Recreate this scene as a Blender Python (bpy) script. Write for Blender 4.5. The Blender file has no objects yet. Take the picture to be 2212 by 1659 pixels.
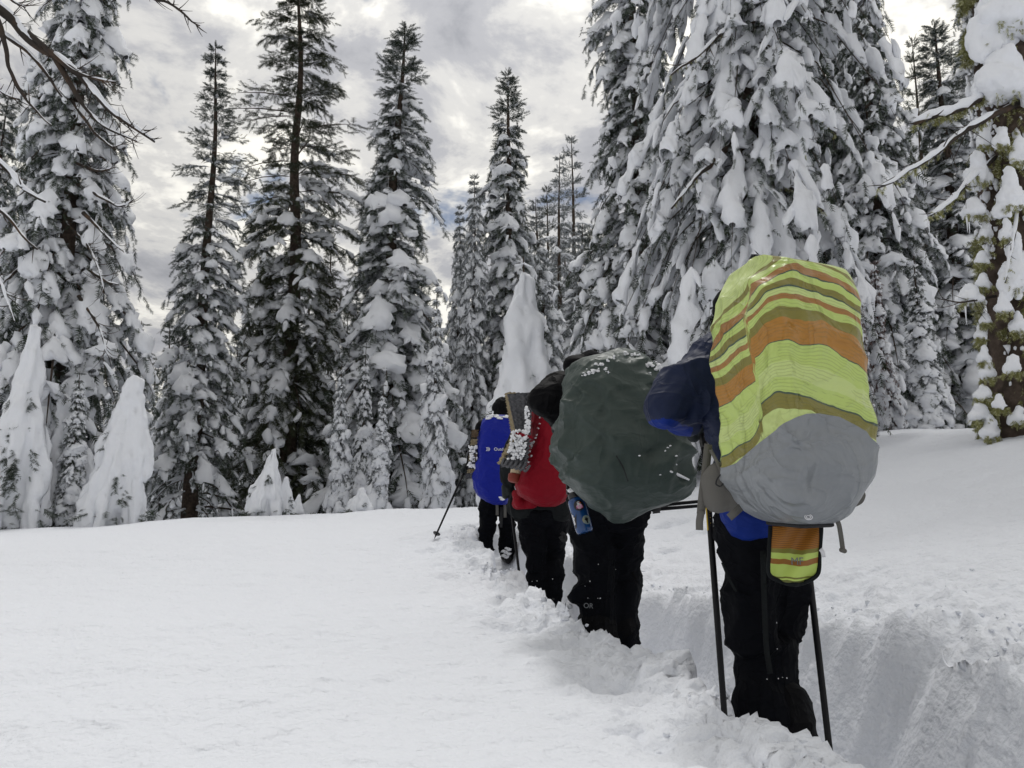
import bpy, bmesh, math, random
import numpy as np
from mathutils import Vector, Matrix

C = bpy.context.scene.collection
sc = bpy.context.scene

# ------------------------------------------------------------------ camera, sky, sun, exposure
F = 1661.0                                   # focal length in units of a 2212-wide picture
PITCH = math.atan(210.5 / F)
CAM_Z = 1.0
cam_d = bpy.data.cameras.new('camera')
cam_d.sensor_width = 36.0
cam_d.lens = 36.0 * F / 2212.0
cam_d.clip_start = 0.05
cam_d.clip_end = 2000.0
cam = bpy.data.objects.new('camera', cam_d)
cam.location = (0, 0, CAM_Z)
cam.rotation_euler = (math.pi / 2 + PITCH, 0, 0)
C.objects.link(cam)
sc.camera = cam

SUN_EL = math.radians(59)
SUN_AZ = math.radians(5)                   # measured from +Y (ahead) towards +X
SUN_DIR = Vector((math.sin(SUN_AZ) * math.cos(SUN_EL), math.cos(SUN_AZ) * math.cos(SUN_EL), math.sin(SUN_EL)))

world = bpy.data.worlds.new('World')
sc.world = world
world.use_nodes = True
wt = world.node_tree
wt.nodes.clear()


def wn(t, **kw):
    n = wt.nodes.new(t)
    for k, v in kw.items():
        setattr(n, k, v)
    return n


def wmath(op, a, b=None, clamp=False):
    n = wn('ShaderNodeMath', operation=op)
    n.use_clamp = clamp
    for i, v in enumerate((a, b)):
        if v is None:
            continue
        if isinstance(v, (int, float)):
            n.inputs[i].default_value = v
        else:
            wt.links.new(v, n.inputs[i])
    return n.outputs[0]


def wramp(fac, stops, interp='EASE'):
    n = wn('ShaderNodeValToRGB')
    cr = n.color_ramp
    cr.interpolation = interp
    while len(cr.elements) < len(stops):
        cr.elements.new(0.5)
    for e, (p, c) in zip(cr.elements, stops):
        e.position = p
        e.color = (c[0], c[1], c[2], 1)
    wt.links.new(fac, n.inputs[0])
    return n.outputs[0]


tc = wn('ShaderNodeTexCoord')
sep = wn('ShaderNodeSeparateXYZ')
wt.links.new(tc.outputs['Generated'], sep.inputs[0])
zc = wmath('ADD', wmath('MAXIMUM', sep.outputs[2], 0.0), 0.32)
comb = wn('ShaderNodeCombineXYZ')
wt.links.new(wmath('DIVIDE', sep.outputs[0], zc), comb.inputs[0])
wt.links.new(wmath('DIVIDE', sep.outputs[1], zc), comb.inputs[1])


def wnoise(scale, detail, rough, dist, off):
    m = wn('ShaderNodeMapping')
    m.inputs['Location'].default_value = off
    wt.links.new(comb.outputs[0], m.inputs[0])
    n = wn('ShaderNodeTexNoise')
    n.inputs['Scale'].default_value = scale
    n.inputs['Detail'].default_value = detail
    n.inputs['Roughness'].default_value = rough
    n.inputs['Distortion'].default_value = dist
    wt.links.new(m.outputs[0], n.inputs['Vector'])
    return n.outputs['Fac']


n_big = wnoise(3.4, 8.0, 0.60, 0.25, (3.6, 1.2, 0))
n_gap = wnoise(2.6, 6.0, 0.6, 0.3, (7.2, 4.9, 2))
dotn = wn('ShaderNodeVectorMath', operation='DOT_PRODUCT')
wt.links.new(tc.outputs['Generated'], dotn.inputs[0])
dotn.inputs[1].default_value = SUN_DIR
glow = wmath('POWER', wmath('MAXIMUM', dotn.outputs['Value'], 0.0), 3.0)
cloud = wramp(n_big, [(0.30, (0.40, 0.41, 0.445)), (0.42, (0.56, 0.565, 0.595)), (0.50, (0.82, 0.81, 0.79)), (0.58, (1.24, 1.21, 1.12))])
bright = wmath('ADD', 0.80, wmath('MULTIPLY', glow, 0.62))
cl2 = wn('ShaderNodeVectorMath', operation='SCALE')
wt.links.new(cloud, cl2.inputs[0])
wt.links.new(bright, cl2.inputs['Scale'])
sky = wn('ShaderNodeTexSky', sky_type='NISHITA')
sky.sun_disc = False
sky.sun_elevation = SUN_EL
sky.sun_rotation = SUN_AZ
sky.altitude = 1800
sks = wn('ShaderNodeVectorMath', operation='SCALE')
wt.links.new(sky.outputs[0], sks.inputs[0])
sks.inputs['Scale'].default_value = 0.075
gapf = wramp(n_gap, [(0.585, (0, 0, 0)), (0.66, (0.8, 0.8, 0.8))])
mix = wn('ShaderNodeMix', data_type='RGBA')
wt.links.new(gapf, mix.inputs['Factor'])
wt.links.new(cl2.outputs[0], mix.inputs[6])
wt.links.new(sks.outputs[0], mix.inputs[7])
bg = wn('ShaderNodeBackground')
bg.inputs['Strength'].default_value = 1.0
wt.links.new(mix.outputs[2], bg.inputs['Color'])
wo = wn('ShaderNodeOutputWorld')
wt.links.new(bg.outputs[0], wo.inputs[0])

sun_d = bpy.data.lights.new('sun', 'SUN')
sun_d.energy = 1.4
sun_d.angle = math.radians(9)
sun_d.color = (1.0, 0.975, 0.94)
sun = bpy.data.objects.new('sun', sun_d)
sun.rotation_euler = (-SUN_DIR).to_track_quat('-Z', 'Y').to_euler()
C.objects.link(sun)

sc.view_settings.view_transform = 'Standard'
sc.view_settings.look = 'None'
sc.view_settings.exposure = -0.29
sc.view_settings.gamma = 1.0
sc.view_settings.use_curve_mapping = False
sc.cycles.max_bounces = 5
sc.cycles.diffuse_bounces = 3
sc.cycles.glossy_bounces = 1
sc.cycles.transmission_bounces = 4
sc.cycles.transparent_max_bounces = 4

# ------------------------------------------------------------------ helpers
CT, ST = math.cos(PITCH), math.sin(PITCH)


def at(px, py, Y):
    """a point of the place: picture column/row (2212 wide) at Y metres ahead"""
    u = (px - 1106.0) / F
    v = (829.5 - py) / F
    d = np.array([u, CT - v * ST, ST + v * CT])
    return d * (Y / d[1]) + np.array([0, 0, CAM_Z])


def ats(pts):
    return np.array([at(*p) for p in pts])


_perm = np.random.RandomState(7).permutation(256)
_perm = np.concatenate([_perm, _perm, _perm])
_val = np.random.RandomState(11).rand(256) * 2 - 1


def vnoise(P):
    """smooth value noise, P (...,3) -> (...)"""
    Pf = np.floor(P)
    I = Pf.astype(np.int64) & 255
    f = P - Pf
    f = f * f * f * (f * (f * 6 - 15) + 10)
    x0, y0, z0 = I[..., 0], I[..., 1], I[..., 2]
    x1, y1, z1 = (x0 + 1) & 255, (y0 + 1) & 255, (z0 + 1) & 255

    def h(x, y, z):
        return _val[_perm[_perm[_perm[x] + y] + z]]
    fx, fy, fz = f[..., 0], f[..., 1], f[..., 2]
    a = h(x0, y0, z0) * (1 - fx) + h(x1, y0, z0) * fx
    b = h(x0, y1, z0) * (1 - fx) + h(x1, y1, z0) * fx
    c = h(x0, y0, z1) * (1 - fx) + h(x1, y0, z1) * fx
    d = h(x0, y1, z1) * (1 - fx) + h(x1, y1, z1) * fx
    return (a * (1 - fy) + b * fy) * (1 - fz) + (c * (1 - fy) + d * fy) * fz


def fbm(P, freq=1.0, octv=4, gain=0.5):
    s = 0.0
    a = 1.0
    P = np.asarray(P, float)
    for o in range(octv):
        s = s + a * vnoise(P * freq + o * 17.3)
        freq *= 2.03
        a *= gain
    return s


def smooth01(x):
    x = np.clip(x, 0, 1)
    return x * x * (3 - 2 * x)


def mesh_np(name, V, faces, smooth=True, mat_idx=None, uv=None):
    """faces: list of int arrays (n,3) or (n,4)"""
    me = bpy.data.meshes.new(name)
    V = np.asarray(V, np.float32)
    faces = [np.asarray(f, np.int32) for f in faces if len(f)]
    me.vertices.add(len(V))
    me.vertices.foreach_set('co', V.ravel())
    loops = np.concatenate([f.ravel() for f in faces])
    tot = np.concatenate([np.full(len(f), f.shape[1], np.int32) for f in faces])
    start = np.concatenate([[0], np.cumsum(tot)[:-1]]).astype(np.int32)
    me.loops.add(len(loops))
    me.loops.foreach_set('vertex_index', loops)
    me.polygons.add(len(tot))
    me.polygons.foreach_set('loop_start', start)
    me.polygons.foreach_set('loop_total', tot)
    if smooth:
        me.polygons.foreach_set('use_smooth', np.ones(len(tot), bool))
    if mat_idx is not None:
        me.polygons.foreach_set('material_index', np.asarray(mat_idx, np.int32))
    if uv is not None:
        l = me.uv_layers.new(name='UVMap')
        l.data.foreach_set('uv', np.asarray(uv, np.float32)[loops].ravel())
    me.update(calc_edges=True)
    return me


def put(name, me, mats=None, parent=None, label=None, cat=None, group=None, kind=None):
    o = bpy.data.objects.new(name, me)
    C.objects.link(o)
    if mats:
        if not isinstance(mats, (list, tuple)):
            mats = [mats]
        for m in mats:
            me.materials.append(m)
    if parent:
        o.parent = parent
    tag(o, label, cat, group, kind)
    return o


def tag(o, label=None, cat=None, group=None, kind=None):
    if label:
        o['label'] = label
    if cat:
        o['category'] = cat
    if group:
        o['group'] = group
    if kind:
        o['kind'] = kind
    return o


def empty(name, loc, label=None, cat=None, group=None):
    o = bpy.data.objects.new(name, None)
    o.location = loc
    o.empty_display_size = 0.1
    C.objects.link(o)
    return tag(o, label, cat, group)


def unit(v):
    v = np.asarray(v, float)
    return v / np.maximum(np.linalg.norm(v, axis=-1, keepdims=True), 1e-9)


# ------------------------------------------------------------------ materials
def mat(name, color=(0.5, 0.5, 0.5), rough=0.6, spec=0.3, bump=None, vary=None, metallic=0.0, coat=0.0, sss=None, coords='Object'):
    m = bpy.data.materials.new(name)
    m.use_nodes = True
    nt = m.node_tree
    b = nt.nodes['Principled BSDF']
    b.inputs['Base Color'].default_value = (*color, 1)
    b.inputs['Roughness'].default_value = rough
    b.inputs['Specular IOR Level'].default_value = spec
    b.inputs['Metallic'].default_value = metallic
    b.inputs['Coat Weight'].default_value = coat
    if sss:
        b.inputs['Subsurface Weight'].default_value = sss[0]
        b.inputs['Subsurface Radius'].default_value = sss[1]
        b.inputs['Subsurface Scale'].default_value = 1.0
    t = nt.nodes.new('ShaderNodeTexCoord')
    if vary:
        scale, c2 = vary[0], vary[1]
        lo, hi = (vary[2], vary[3]) if len(vary) > 3 else (0.35, 0.65)
        n = nt.nodes.new('ShaderNodeTexNoise')
        n.inputs['Scale'].default_value = scale
        n.inputs['Detail'].default_value = 5
        nt.links.new(t.outputs[coords], n.inputs['Vector'])
        r = nt.nodes.new('ShaderNodeValToRGB')
        r.color_ramp.elements[0].position = lo
        r.color_ramp.elements[1].position = hi
        r.color_ramp.elements[0].color = (*color, 1)
        r.color_ramp.elements[1].color = (*c2, 1)
        nt.links.new(n.outputs['Fac'], r.inputs[0])
        nt.links.new(r.outputs[0], b.inputs['Base Color'])
    if bump:
        prev = None
        for (scale, strength, dist) in bump:
            n = nt.nodes.new('ShaderNodeTexNoise')
            n.inputs['Scale'].default_value = scale
            n.inputs['Detail'].default_value = 4
            nt.links.new(t.outputs[coords], n.inputs['Vector'])
            bp = nt.nodes.new('ShaderNodeBump')
            bp.inputs['Strength'].default_value = strength
            bp.inputs['Distance'].default_value = dist
            nt.links.new(n.outputs['Fac'], bp.inputs['Height'])
            if prev:
                nt.links.new(prev.outputs[0], bp.inputs['Normal'])
            prev = bp
        nt.links.new(prev.outputs[0], b.inputs['Normal'])
    return m


M = {}
M['snow'] = mat('snow_ground', (0.80, 0.825, 0.88), 0.75, 0.15, bump=[(5, 0.45, 0.04), (15, 0.6, 0.024), (40, 0.65, 0.014)])
M['tree_snow'] = mat('snow_on_trees', (0.88, 0.90, 0.945), 0.8, 0.1, bump=[(5, 0.4, 0.05), (30, 0.4, 0.015)])
M['gear_snow'] = mat('snow_on_gear', (0.86, 0.87, 0.9), 0.8, 0.1, bump=[(60, 0.6, 0.01)])
M['bark'] = mat('bark', (0.055, 0.042, 0.034), 0.9, 0.1, bump=[(14, 0.9, 0.03), (45, 0.7, 0.01)], vary=(9, (0.13, 0.10, 0.08), 0.4, 0.75))
M['dead_wood'] = mat('dead_wood', (0.05, 0.043, 0.038), 0.9, 0.1, bump=[(20, 0.8, 0.02)], vary=(6, (0.13, 0.08, 0.05), 0.5, 0.8))
M['moss'] = mat('moss', (0.20, 0.20, 0.06), 0.9, 0.05, vary=(12, (0.34, 0.34, 0.16)))


def needle_mat(name, c1, c2, frost, thr):
    m = bpy.data.materials.new(name)
    m.use_nodes = True
    nt = m.node_tree
    b = nt.nodes['Principled BSDF']
    b.inputs['Roughness'].default_value = 0.65
    b.inputs['Specular IOR Level'].default_value = 0.2
    g = nt.nodes.new('ShaderNodeNewGeometry')
    r = nt.nodes.new('ShaderNodeValToRGB')
    cr = r.color_ramp
    cr.interpolation = 'LINEAR'
    cr.elements[0].position = 0.0
    cr.elements[0].color = (*c1, 1)
    cr.elements[1].position = thr
    cr.elements[1].color = (*c2, 1)
    e = cr.elements.new(min(thr + 0.04, 0.98))
    e.color = (*frost, 1)
    e = cr.elements.new(1.0)
    e.color = (*[min(1, x * 1.5) for x in frost], 1)
    nt.links.new(g.outputs['Random Per Island'], r.inputs[0])
    nt.links.new(r.outputs[0], b.inputs['Base Color'])
    return m


M['needle'] = needle_mat('fir_needles', (0.018, 0.028, 0.018), (0.055, 0.072, 0.045), (0.30, 0.32, 0.33), 0.80)
M['needle_dark'] = needle_mat('pine_needles', (0.02, 0.028, 0.014), (0.06, 0.068, 0.036), (0.28, 0.30, 0.30), 0.95)
M['needle_frost'] = needle_mat('frosted_needles', (0.03, 0.04, 0.03), (0.08, 0.095, 0.07), (0.42, 0.44, 0.47), 0.55)
M['needle_rust'] = needle_mat('rusty_needles', (0.07, 0.03, 0.02), (0.14, 0.065, 0.045), (0.35, 0.3, 0.3), 0.75)
M['moss_tuft'] = needle_mat('moss_strands', (0.13, 0.13, 0.035), (0.30, 0.30, 0.12), (0.45, 0.45, 0.28), 0.75)

# ------------------------------------------------------------------ terrain
LIP_Y = np.array([-4, 0.0, 1.3, 1.8, 2.5, 3.0, 3.5, 3.9, 4.5, 5.5, 6.5, 8.0, 9.0])
LIP_L = np.array([0.9, 0.85, 0.78, 0.74, 0.67, 0.62, 0.55, 0.40, 0.23, 0.05, -0.18, -0.40, -0.45])
RLIP_Y = np.array([-4, 0.0, 1.3, 2.0, 2.7, 3.3, 4.3, 5.5, 6.5, 8.0, 9.0])
RLIP_X = np.array([1.6, 1.6, 1.48, 1.42, 1.34, 1.18, 1.02, 0.62, 0.36, 0.10, 0.0])


def surf(x, y):
    """the untouched snow surface"""
    base = np.interp(y, [-20, 0, 1.2, 2.2, 3.0, 3.6, 4.2, 5.0, 6.0, 8.0, 11.0, 13.0, 15, 18, 24, 40, 400],
                     [0.32, 0.32, 0.32, 0.31, 0.335, 0.35, 0.32, 0.28, 0.30, 0.40, 0.53, 0.58, 0.50, 0.18, -0.3, -0.5, -0.5])
    xl = np.minimum(x, 0)
    left = 0.052 * np.maximum(xl + 1.0, -14) * smooth01((y - 4) / 9)
    xr = np.maximum(x - 0.7, 0)
    right = 0.255 * (np.sqrt(xr * xr + 0.12) - 0.346) * (1 - 0.35 * smooth01((x - 5) / 3))
    right = np.minimum(right, 1.9) * (1 - 0.5 * smooth01((y - 13) / 6))
    P = np.stack([x, y, np.zeros_like(x)], -1)
    und = 0.05 * fbm(P, 0.35, 2) * smooth01((y + 1) / 4) + 0.02 * fbm(P + 31, 1.1, 2)
    return base + left + right + und


def ground(x, y):
    x = np.asarray(x, float)
    y = np.asarray(y, float)
    s = surf(x, y)
    P = np.stack([x, y, np.zeros_like(x)], -1)
    wob = 0.07 * fbm(P * np.array([0.4, 1, 1]), 1.3, 2) + 0.022 * fbm(P + 5, 6.0, 3)
    xl = np.interp(y, LIP_Y, LIP_L)
    xr = np.interp(y, RLIP_Y, RLIP_X)
    mid = (xl + xr) / 2
    dx = x - mid
    out = np.where(dx < 0, xl - x, x - xr) + wob       # <0 inside the trench
    edge_l, edge_r = 0.10, 0.24
    e = np.where(dx < 0, edge_l, edge_r)
    t = smooth01(out / e + 0.5)
    endm = smooth01((y - 8.55 + 0.1 * fbm(P + 9, 3.0, 2)) / 0.3)
    t = np.maximum(t, endm)
    floor = np.interp(y, [-5, 1, 2.5, 3.8, 6, 8, 9], [-0.22, -0.22, -0.14, -0.10, -0.08, 0.10, 0.15]) + 0.07 * fbm(P + 3, 2.6, 3)
    # crumbled lips: rough clods beside the trench
    near = np.clip(out, 0, None)
    rough_l = np.exp(-(near / 0.45) ** 2) * (dx < 0)
    rough_r = np.exp(-(near / 0.75) ** 2) * (dx >= 0)
    act = (rough_l + rough_r) * (1 - endm * 0.6)
    cl = fbm(P + 40, 5.5, 4, 0.6)
    cl2 = 1 - np.abs(fbm(P + 60, 9.0, 3, 0.55)) * 1.6
    clod = np.clip(cl, -0.5, 0.45) * 0.05 * (0.4 + smooth01(cl + 0.5)) + 0.022 * np.clip(cl2, -0.4, 1)
    fine = 0.016 * fbm(P + 77, 18, 3, 0.65)
    z = floor + (s - floor) * t
    lip = 0.05 * np.exp(-((near - 0.06) / 0.12) ** 2) * (1 - endm)
    z = z + t * act * (clod + fine) + t * lip * (0.5 + 0.5 * fbm(P + 21, 2.0, 2))
    # dents on the left flank and the broken snow beside the right lip
    for (hx, hy, hr, hd) in DENTS:
        d2 = ((x - hx) ** 2 + (y - hy) ** 2) / (hr * hr)
        z = z - hd * np.exp(-d2 ** 2) * (1 + 0.5 * cl)
    z = z + 0.006 * fbm(P + 3.3, 13.0, 3, 0.6) * t + 0.012 * fbm(P + 8.3, 3.0, 2) * t - 0.012 * np.maximum(fbm(P * np.array([1, 1.6, 1]) + 55, 8.0, 2) - 0.45, 0) * t
    return z


def gp(px, py):
    """where a picture point meets the untouched snow"""
    lo, hi = 0.8, 16.0
    for Y in np.linspace(0.9, 16, 600):
        p = at(px, py, Y)
        if p[2] < float(surf(np.array(p[0]), np.array(Y))):
            return p
    return at(px, py, 12)


DENTS = []
_rs = np.random.RandomState(5)
for (px, py, r, d) in [(1320, 1480, 0.09, 0.05), (1250, 1470, 0.06, 0.03), (1040, 1330, 0.12, 0.06), (1120, 1355, 0.16, 0.05), (1020, 1290, 0.10, 0.04),
                       (990, 1250, 0.14, 0.05), (1060, 1245, 0.1, 0.04), (930, 1190, 0.12, 0.05), (880, 1165, 0.1, 0.03), (1430, 1610, 0.07, 0.03), (1350, 1590, 0.05, 0.03),
                       (1450, 1130, 0.16, 0.10), (1510, 1150, 0.12, 0.07), (1440, 1190, 0.10, 0.05), (1850, 1280, 0.10, 0.03), (1930, 1400, 0.14, 0.10), (2010, 1390, 0.10, 0.08),
                       (2080, 1420, 0.08, 0.06), (1880, 1350, 0.06, 0.05), (2080, 1560, 0.07, 0.07), (2000, 1500, 0.06, 0.05), (2150, 1500, 0.06, 0.04), (1960, 1610, 0.06, 0.05),
                       (800, 1145, 0.12, 0.03), (1020, 1155, 0.08, 0.04)]:
    p = gp(px, py)
    DENTS.append((p[0], p[1], r, d))


def steps(segs):
    v = [segs[0][0]]
    for a, b, n in segs:
        v += list(np.linspace(a, b, n + 1)[1:])
    return np.array(v)


gx = np.concatenate([-np.geomspace(4, 300, 46)[::-1], np.linspace(-4, -1.6, 61)[1:-1], np.linspace(-1.6, 2.8, 250), np.linspace(2.8, 8, 80)[1:], np.geomspace(8, 300, 36)[1:]])
gy = np.concatenate([np.linspace(-40, 0.6, 24)[:-1], np.linspace(0.6, 4.0, 230), np.linspace(4, 9.2, 190)[1:], np.linspace(9.2, 18, 90)[1:], np.geomspace(18, 600, 44)[1:]])
X, Yg = np.meshgrid(gx, gy)
Z = ground(X, Yg)
V = np.stack([X, Yg, Z], -1)
# break up the trench walls along their normals so that they do not read as extruded
_du = np.gradient(V, axis=1)
_dv = np.gradient(V, axis=0)
_nn = unit(np.cross(_du, _dv))
_st = smooth01((1 - _nn[..., 2]) / 0.35)
_st = _st * smooth01((V[..., 0] - np.interp(Yg, LIP_Y, LIP_L) + 0.35) / 0.2) * smooth01((np.interp(Yg, RLIP_Y, RLIP_X) + 0.3 - V[..., 0]) / 0.2) * smooth01((9.5 - Yg) / 0.5)
_nz = 0.035 * fbm(V + 3, 2.4, 2, 0.5) + 0.010 * (1 - np.abs(fbm(V + 33, 6.0, 2, 0.5))) - 0.006 + 0.004 * fbm(V + 13, 18.0, 2, 0.6)
V = (V + _nn * (_st * _nz)[..., None]).reshape(-1, 3)
nx, ny = len(gx), len(gy)
i = np.arange(ny - 1)[:, None] * nx + np.arange(nx - 1)[None, :]
q = np.stack([i, i + 1, i + 1 + nx, i + nx], -1).reshape(-1, 4)
put('snow_ground', mesh_np('snow_ground', V, [q]), M['snow'], kind='structure', label='deep untracked snow field cut by a trodden trench')

# ------------------------------------------------------------------ trees
def tubes(P0, P1, P2, A, B, nu, nv, flat=0.35, sag=0.0, blunt=0.45, taper=None, rag=0.0, rs=None, endrag=0.6):
    """B quadratic-curve tubes with elliptical section A wide, B high; returns V (n,3), quads, outward dirs"""
    n = len(P0)
    t = np.linspace(0, 1, nu)
    e = 0.5 - 0.5 * np.cos(t * math.pi)
    t = 0.5 * t + 0.5 * e
    T = t[None, :, None]
    path = (1 - T) ** 2 * P0[:, None] + 2 * T * (1 - T) * P1[:, None] + T ** 2 * P2[:, None]
    tan = unit(2 * (1 - T) * (P1 - P0)[:, None] + 2 * T * (P2 - P1)[:, None])
    side = np.stack([tan[..., 1], -tan[..., 0], np.zeros_like(tan[..., 0])], -1)
    bad = np.linalg.norm(side, axis=-1) < 1e-3
    side[bad] = (1, 0, 0)
    side = unit(side)
    up = np.cross(side, tan)
    prof = np.power(np.clip(np.sin(np.clip(t, 0.0, 1.0) * math.pi), 0, 1), blunt) + 0.02
    if taper is not None:
        prof = prof * (taper[0] + (taper[1] - taper[0]) * t)
    prof = prof[None, :] * np.ones((n, 1))
    if rag and rs is not None:
        prof = prof * (1 + rag * (rs.rand(n, nu) * 2 - 1))
    ph = np.arange(nv) / nv * 2 * math.pi
    c, s = np.cos(ph), np.sin(ph)
    s2 = np.where(s < 0, s * flat, s)
    a = (A[:, None] * prof)[:, :, None]
    b = (B[:, None] * np.minimum(prof, 1.2))[:, :, None]
    off = side[:, :, None, :] * (a * c)[..., None] + up[:, :, None, :] * (b * s2)[..., None]
    off[..., 2] -= (sag * a * c * c)
    if rag and rs is not None:
        ew = np.clip((t - 0.55) / 0.45, 0, 1) ** 1.5
        off = off + tan[:, :, None, :] * (ew[None, :, None] * a * rs.uniform(-1.0, 1.3, (n, 1, nv)) * endrag)[..., None]
        edge = np.abs(c)[None, None, :] ** 2
        off = off + side[:, :, None, :] * (a * c * edge * rs.uniform(-0.45, 0.3, (n, nu, nv)) * min(1.0, endrag * 1.4))[..., None]
    Vv = path[:, :, None, :] + off
    dirs = unit(side[:, :, None, :] * c[None, None, :, None] + up[:, :, None, :] * s[None, None, :, None])
    k = np.arange(n)[:, None, None] * (nu * nv)
    iu = np.arange(nu - 1)[None, :, None]
    iv = np.arange(nv)[None, None, :]
    iv1 = (iv + 1) % nv
    q = np.stack([k + iu * nv + iv, k + iu * nv + iv1, k + (iu + 1) * nv + iv1, k + (iu + 1) * nv + iv], -1).reshape(-1, 4)
    return Vv.reshape(-1, 3), q, dirs.reshape(-1, 3)


def frond_template(nspr=7, rs=np.random.RandomState(2)):
    V, Fc = [], []

    def tri(a, b, c):
        k = len(V)
        V.extend([a, b, c])
        Fc.append((k, k + 1, k + 2))
    tri((0, -0.02, 0), (0, 0.02, 0), (1.0, 0, -0.03))
    for i in range(nspr):
        x = 0.08 + 0.85 * i / nspr
        l = 0.36 * (1 - 0.55 * x)
        for sgn in (-1, 1):
            j = rs.uniform(-0.05, 0.05, 3)
            tri((x - 0.035, 0, 0), (x + 0.055, 0, 0), (x + 0.20 + j[0], sgn * l * (1 + 2 * j[1]), -0.05 + j[2]))
        j = rs.uniform(-0.06, 0.06, 3)
        tri((x - 0.03, 0, 0), (x + 0.05, 0, 0), (x + 0.2 + j[0], j[1], (0.55 if i % 2 else -0.7) * l))
    # one island so that a frond keeps one tone: share the axis vertex
    return np.array(V, float), np.array(Fc, int)


FR_V, FR_F = frond_template(7)
# weld the sprigs of a frond to its axis so that it is one island
_ax = len(FR_V)
FR_V = np.vstack([FR_V, [[0.0, 0, 0], [0.5, 0, 0], [1, 0, 0]]])
_extra = [(_ax, _ax + 1, 2)]
for _k in range(0, _ax, 3):
    pass
FR_F2 = FR_F.copy()
FR_F2[:, 0] = np.where(FR_V[FR_F[:, 0], 0] < 0.45, _ax, _ax + 1)      # sprigs fan from two axis points
# keep true sprig bases: only weld the vertex index of the root triangle, sprigs get short links
FR_LINK = np.array([[_ax, _ax + 1, k] for k in FR_F[1:, 0]])


def fronds(P, D, N, L):
    """needle sprays: roots P, axis D, up N, length L"""
    D = unit(D)
    S = unit(np.cross(N, D))
    U = np.cross(D, S)
    tv = FR_V[:_ax]
    Vv = P[:, None] + L[:, None, None] * (tv[None, :, 0:1] * D[:, None] + tv[None, :, 1:2] * S[:, None] + tv[None, :, 2:3] * U[:, None])
    f = (np.arange(len(P))[:, None, None] * len(tv) + FR_F[None]).reshape(-1, 3)
    return Vv.reshape(-1, 3), f


def trunk_mesh(path, rad, nv=12, bumpy=0.06, seed=0):
    path = np.asarray(path, float)
    n = len(path)
    tan = unit(np.gradient(path, axis=0))
    ref = np.array([0.0, 1.0, 0.05])
    s = unit(np.cross(tan, ref))
    u = np.cross(s, tan)
    ph = np.arange(nv) / nv * 2 * math.pi
    Vv = path[:, None] + np.asarray(rad)[:, None, None] * (s[:, None] * np.cos(ph)[None, :, None] + u[:, None] * np.sin(ph)[None, :, None])
    nrm = s[:, None] * np.cos(ph)[None, :, None] + u[:, None] * np.sin(ph)[None, :, None]
    w = fbm(Vv + seed, 4.0, 3)
    Vv = Vv + nrm * (np.asarray(rad)[:, None] * bumpy * w)[..., None]
    iu = np.arange(n - 1)[:, None]
    iv = np.arange(nv)[None, :]
    q = np.stack([iu * nv + iv, iu * nv + (iv + 1) % nv, (iu + 1) * nv + (iv + 1) % nv, (iu + 1) * nv + iv], -1).reshape(-1, 4)
    Vv = Vv.reshape(-1, 3)
    k = len(Vv)
    Vv = np.vstack([Vv, path[0], path[-1]])
    cap = [(k, (j + 1) % nv, j) for j in range(nv)] + [(k + 1, (n - 1) * nv + j, (n - 1) * nv + (j + 1) % nv) for j in range(nv)]
    return Vv, q, np.array(cap)


class Acc:
    def __init__(self):
        self.V, self.Q, self.T, self.n, self.mq, self.mt = [], [], [], 0, [], []

    def add(self, V, q=None, t=None, m=0):
        if q is not None and len(q):
            self.Q.append(np.asarray(q) + self.n)
            self.mq.append(np.full(len(q), m))
        if t is not None and len(t):
            self.T.append(np.asarray(t) + self.n)
            self.mt.append(np.full(len(t), m))
        self.V.append(V)
        self.n += len(V)

    def mesh(self, name, smooth=True):
        fs, ms = [], []
        if self.Q:
            fs.append(np.concatenate(self.Q))
            ms += self.mq
        if self.T:
            fs.append(np.concatenate(self.T))
            ms += self.mt
        return mesh_np(name, np.concatenate(self.V), fs, smooth, np.concatenate(ms))


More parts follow.
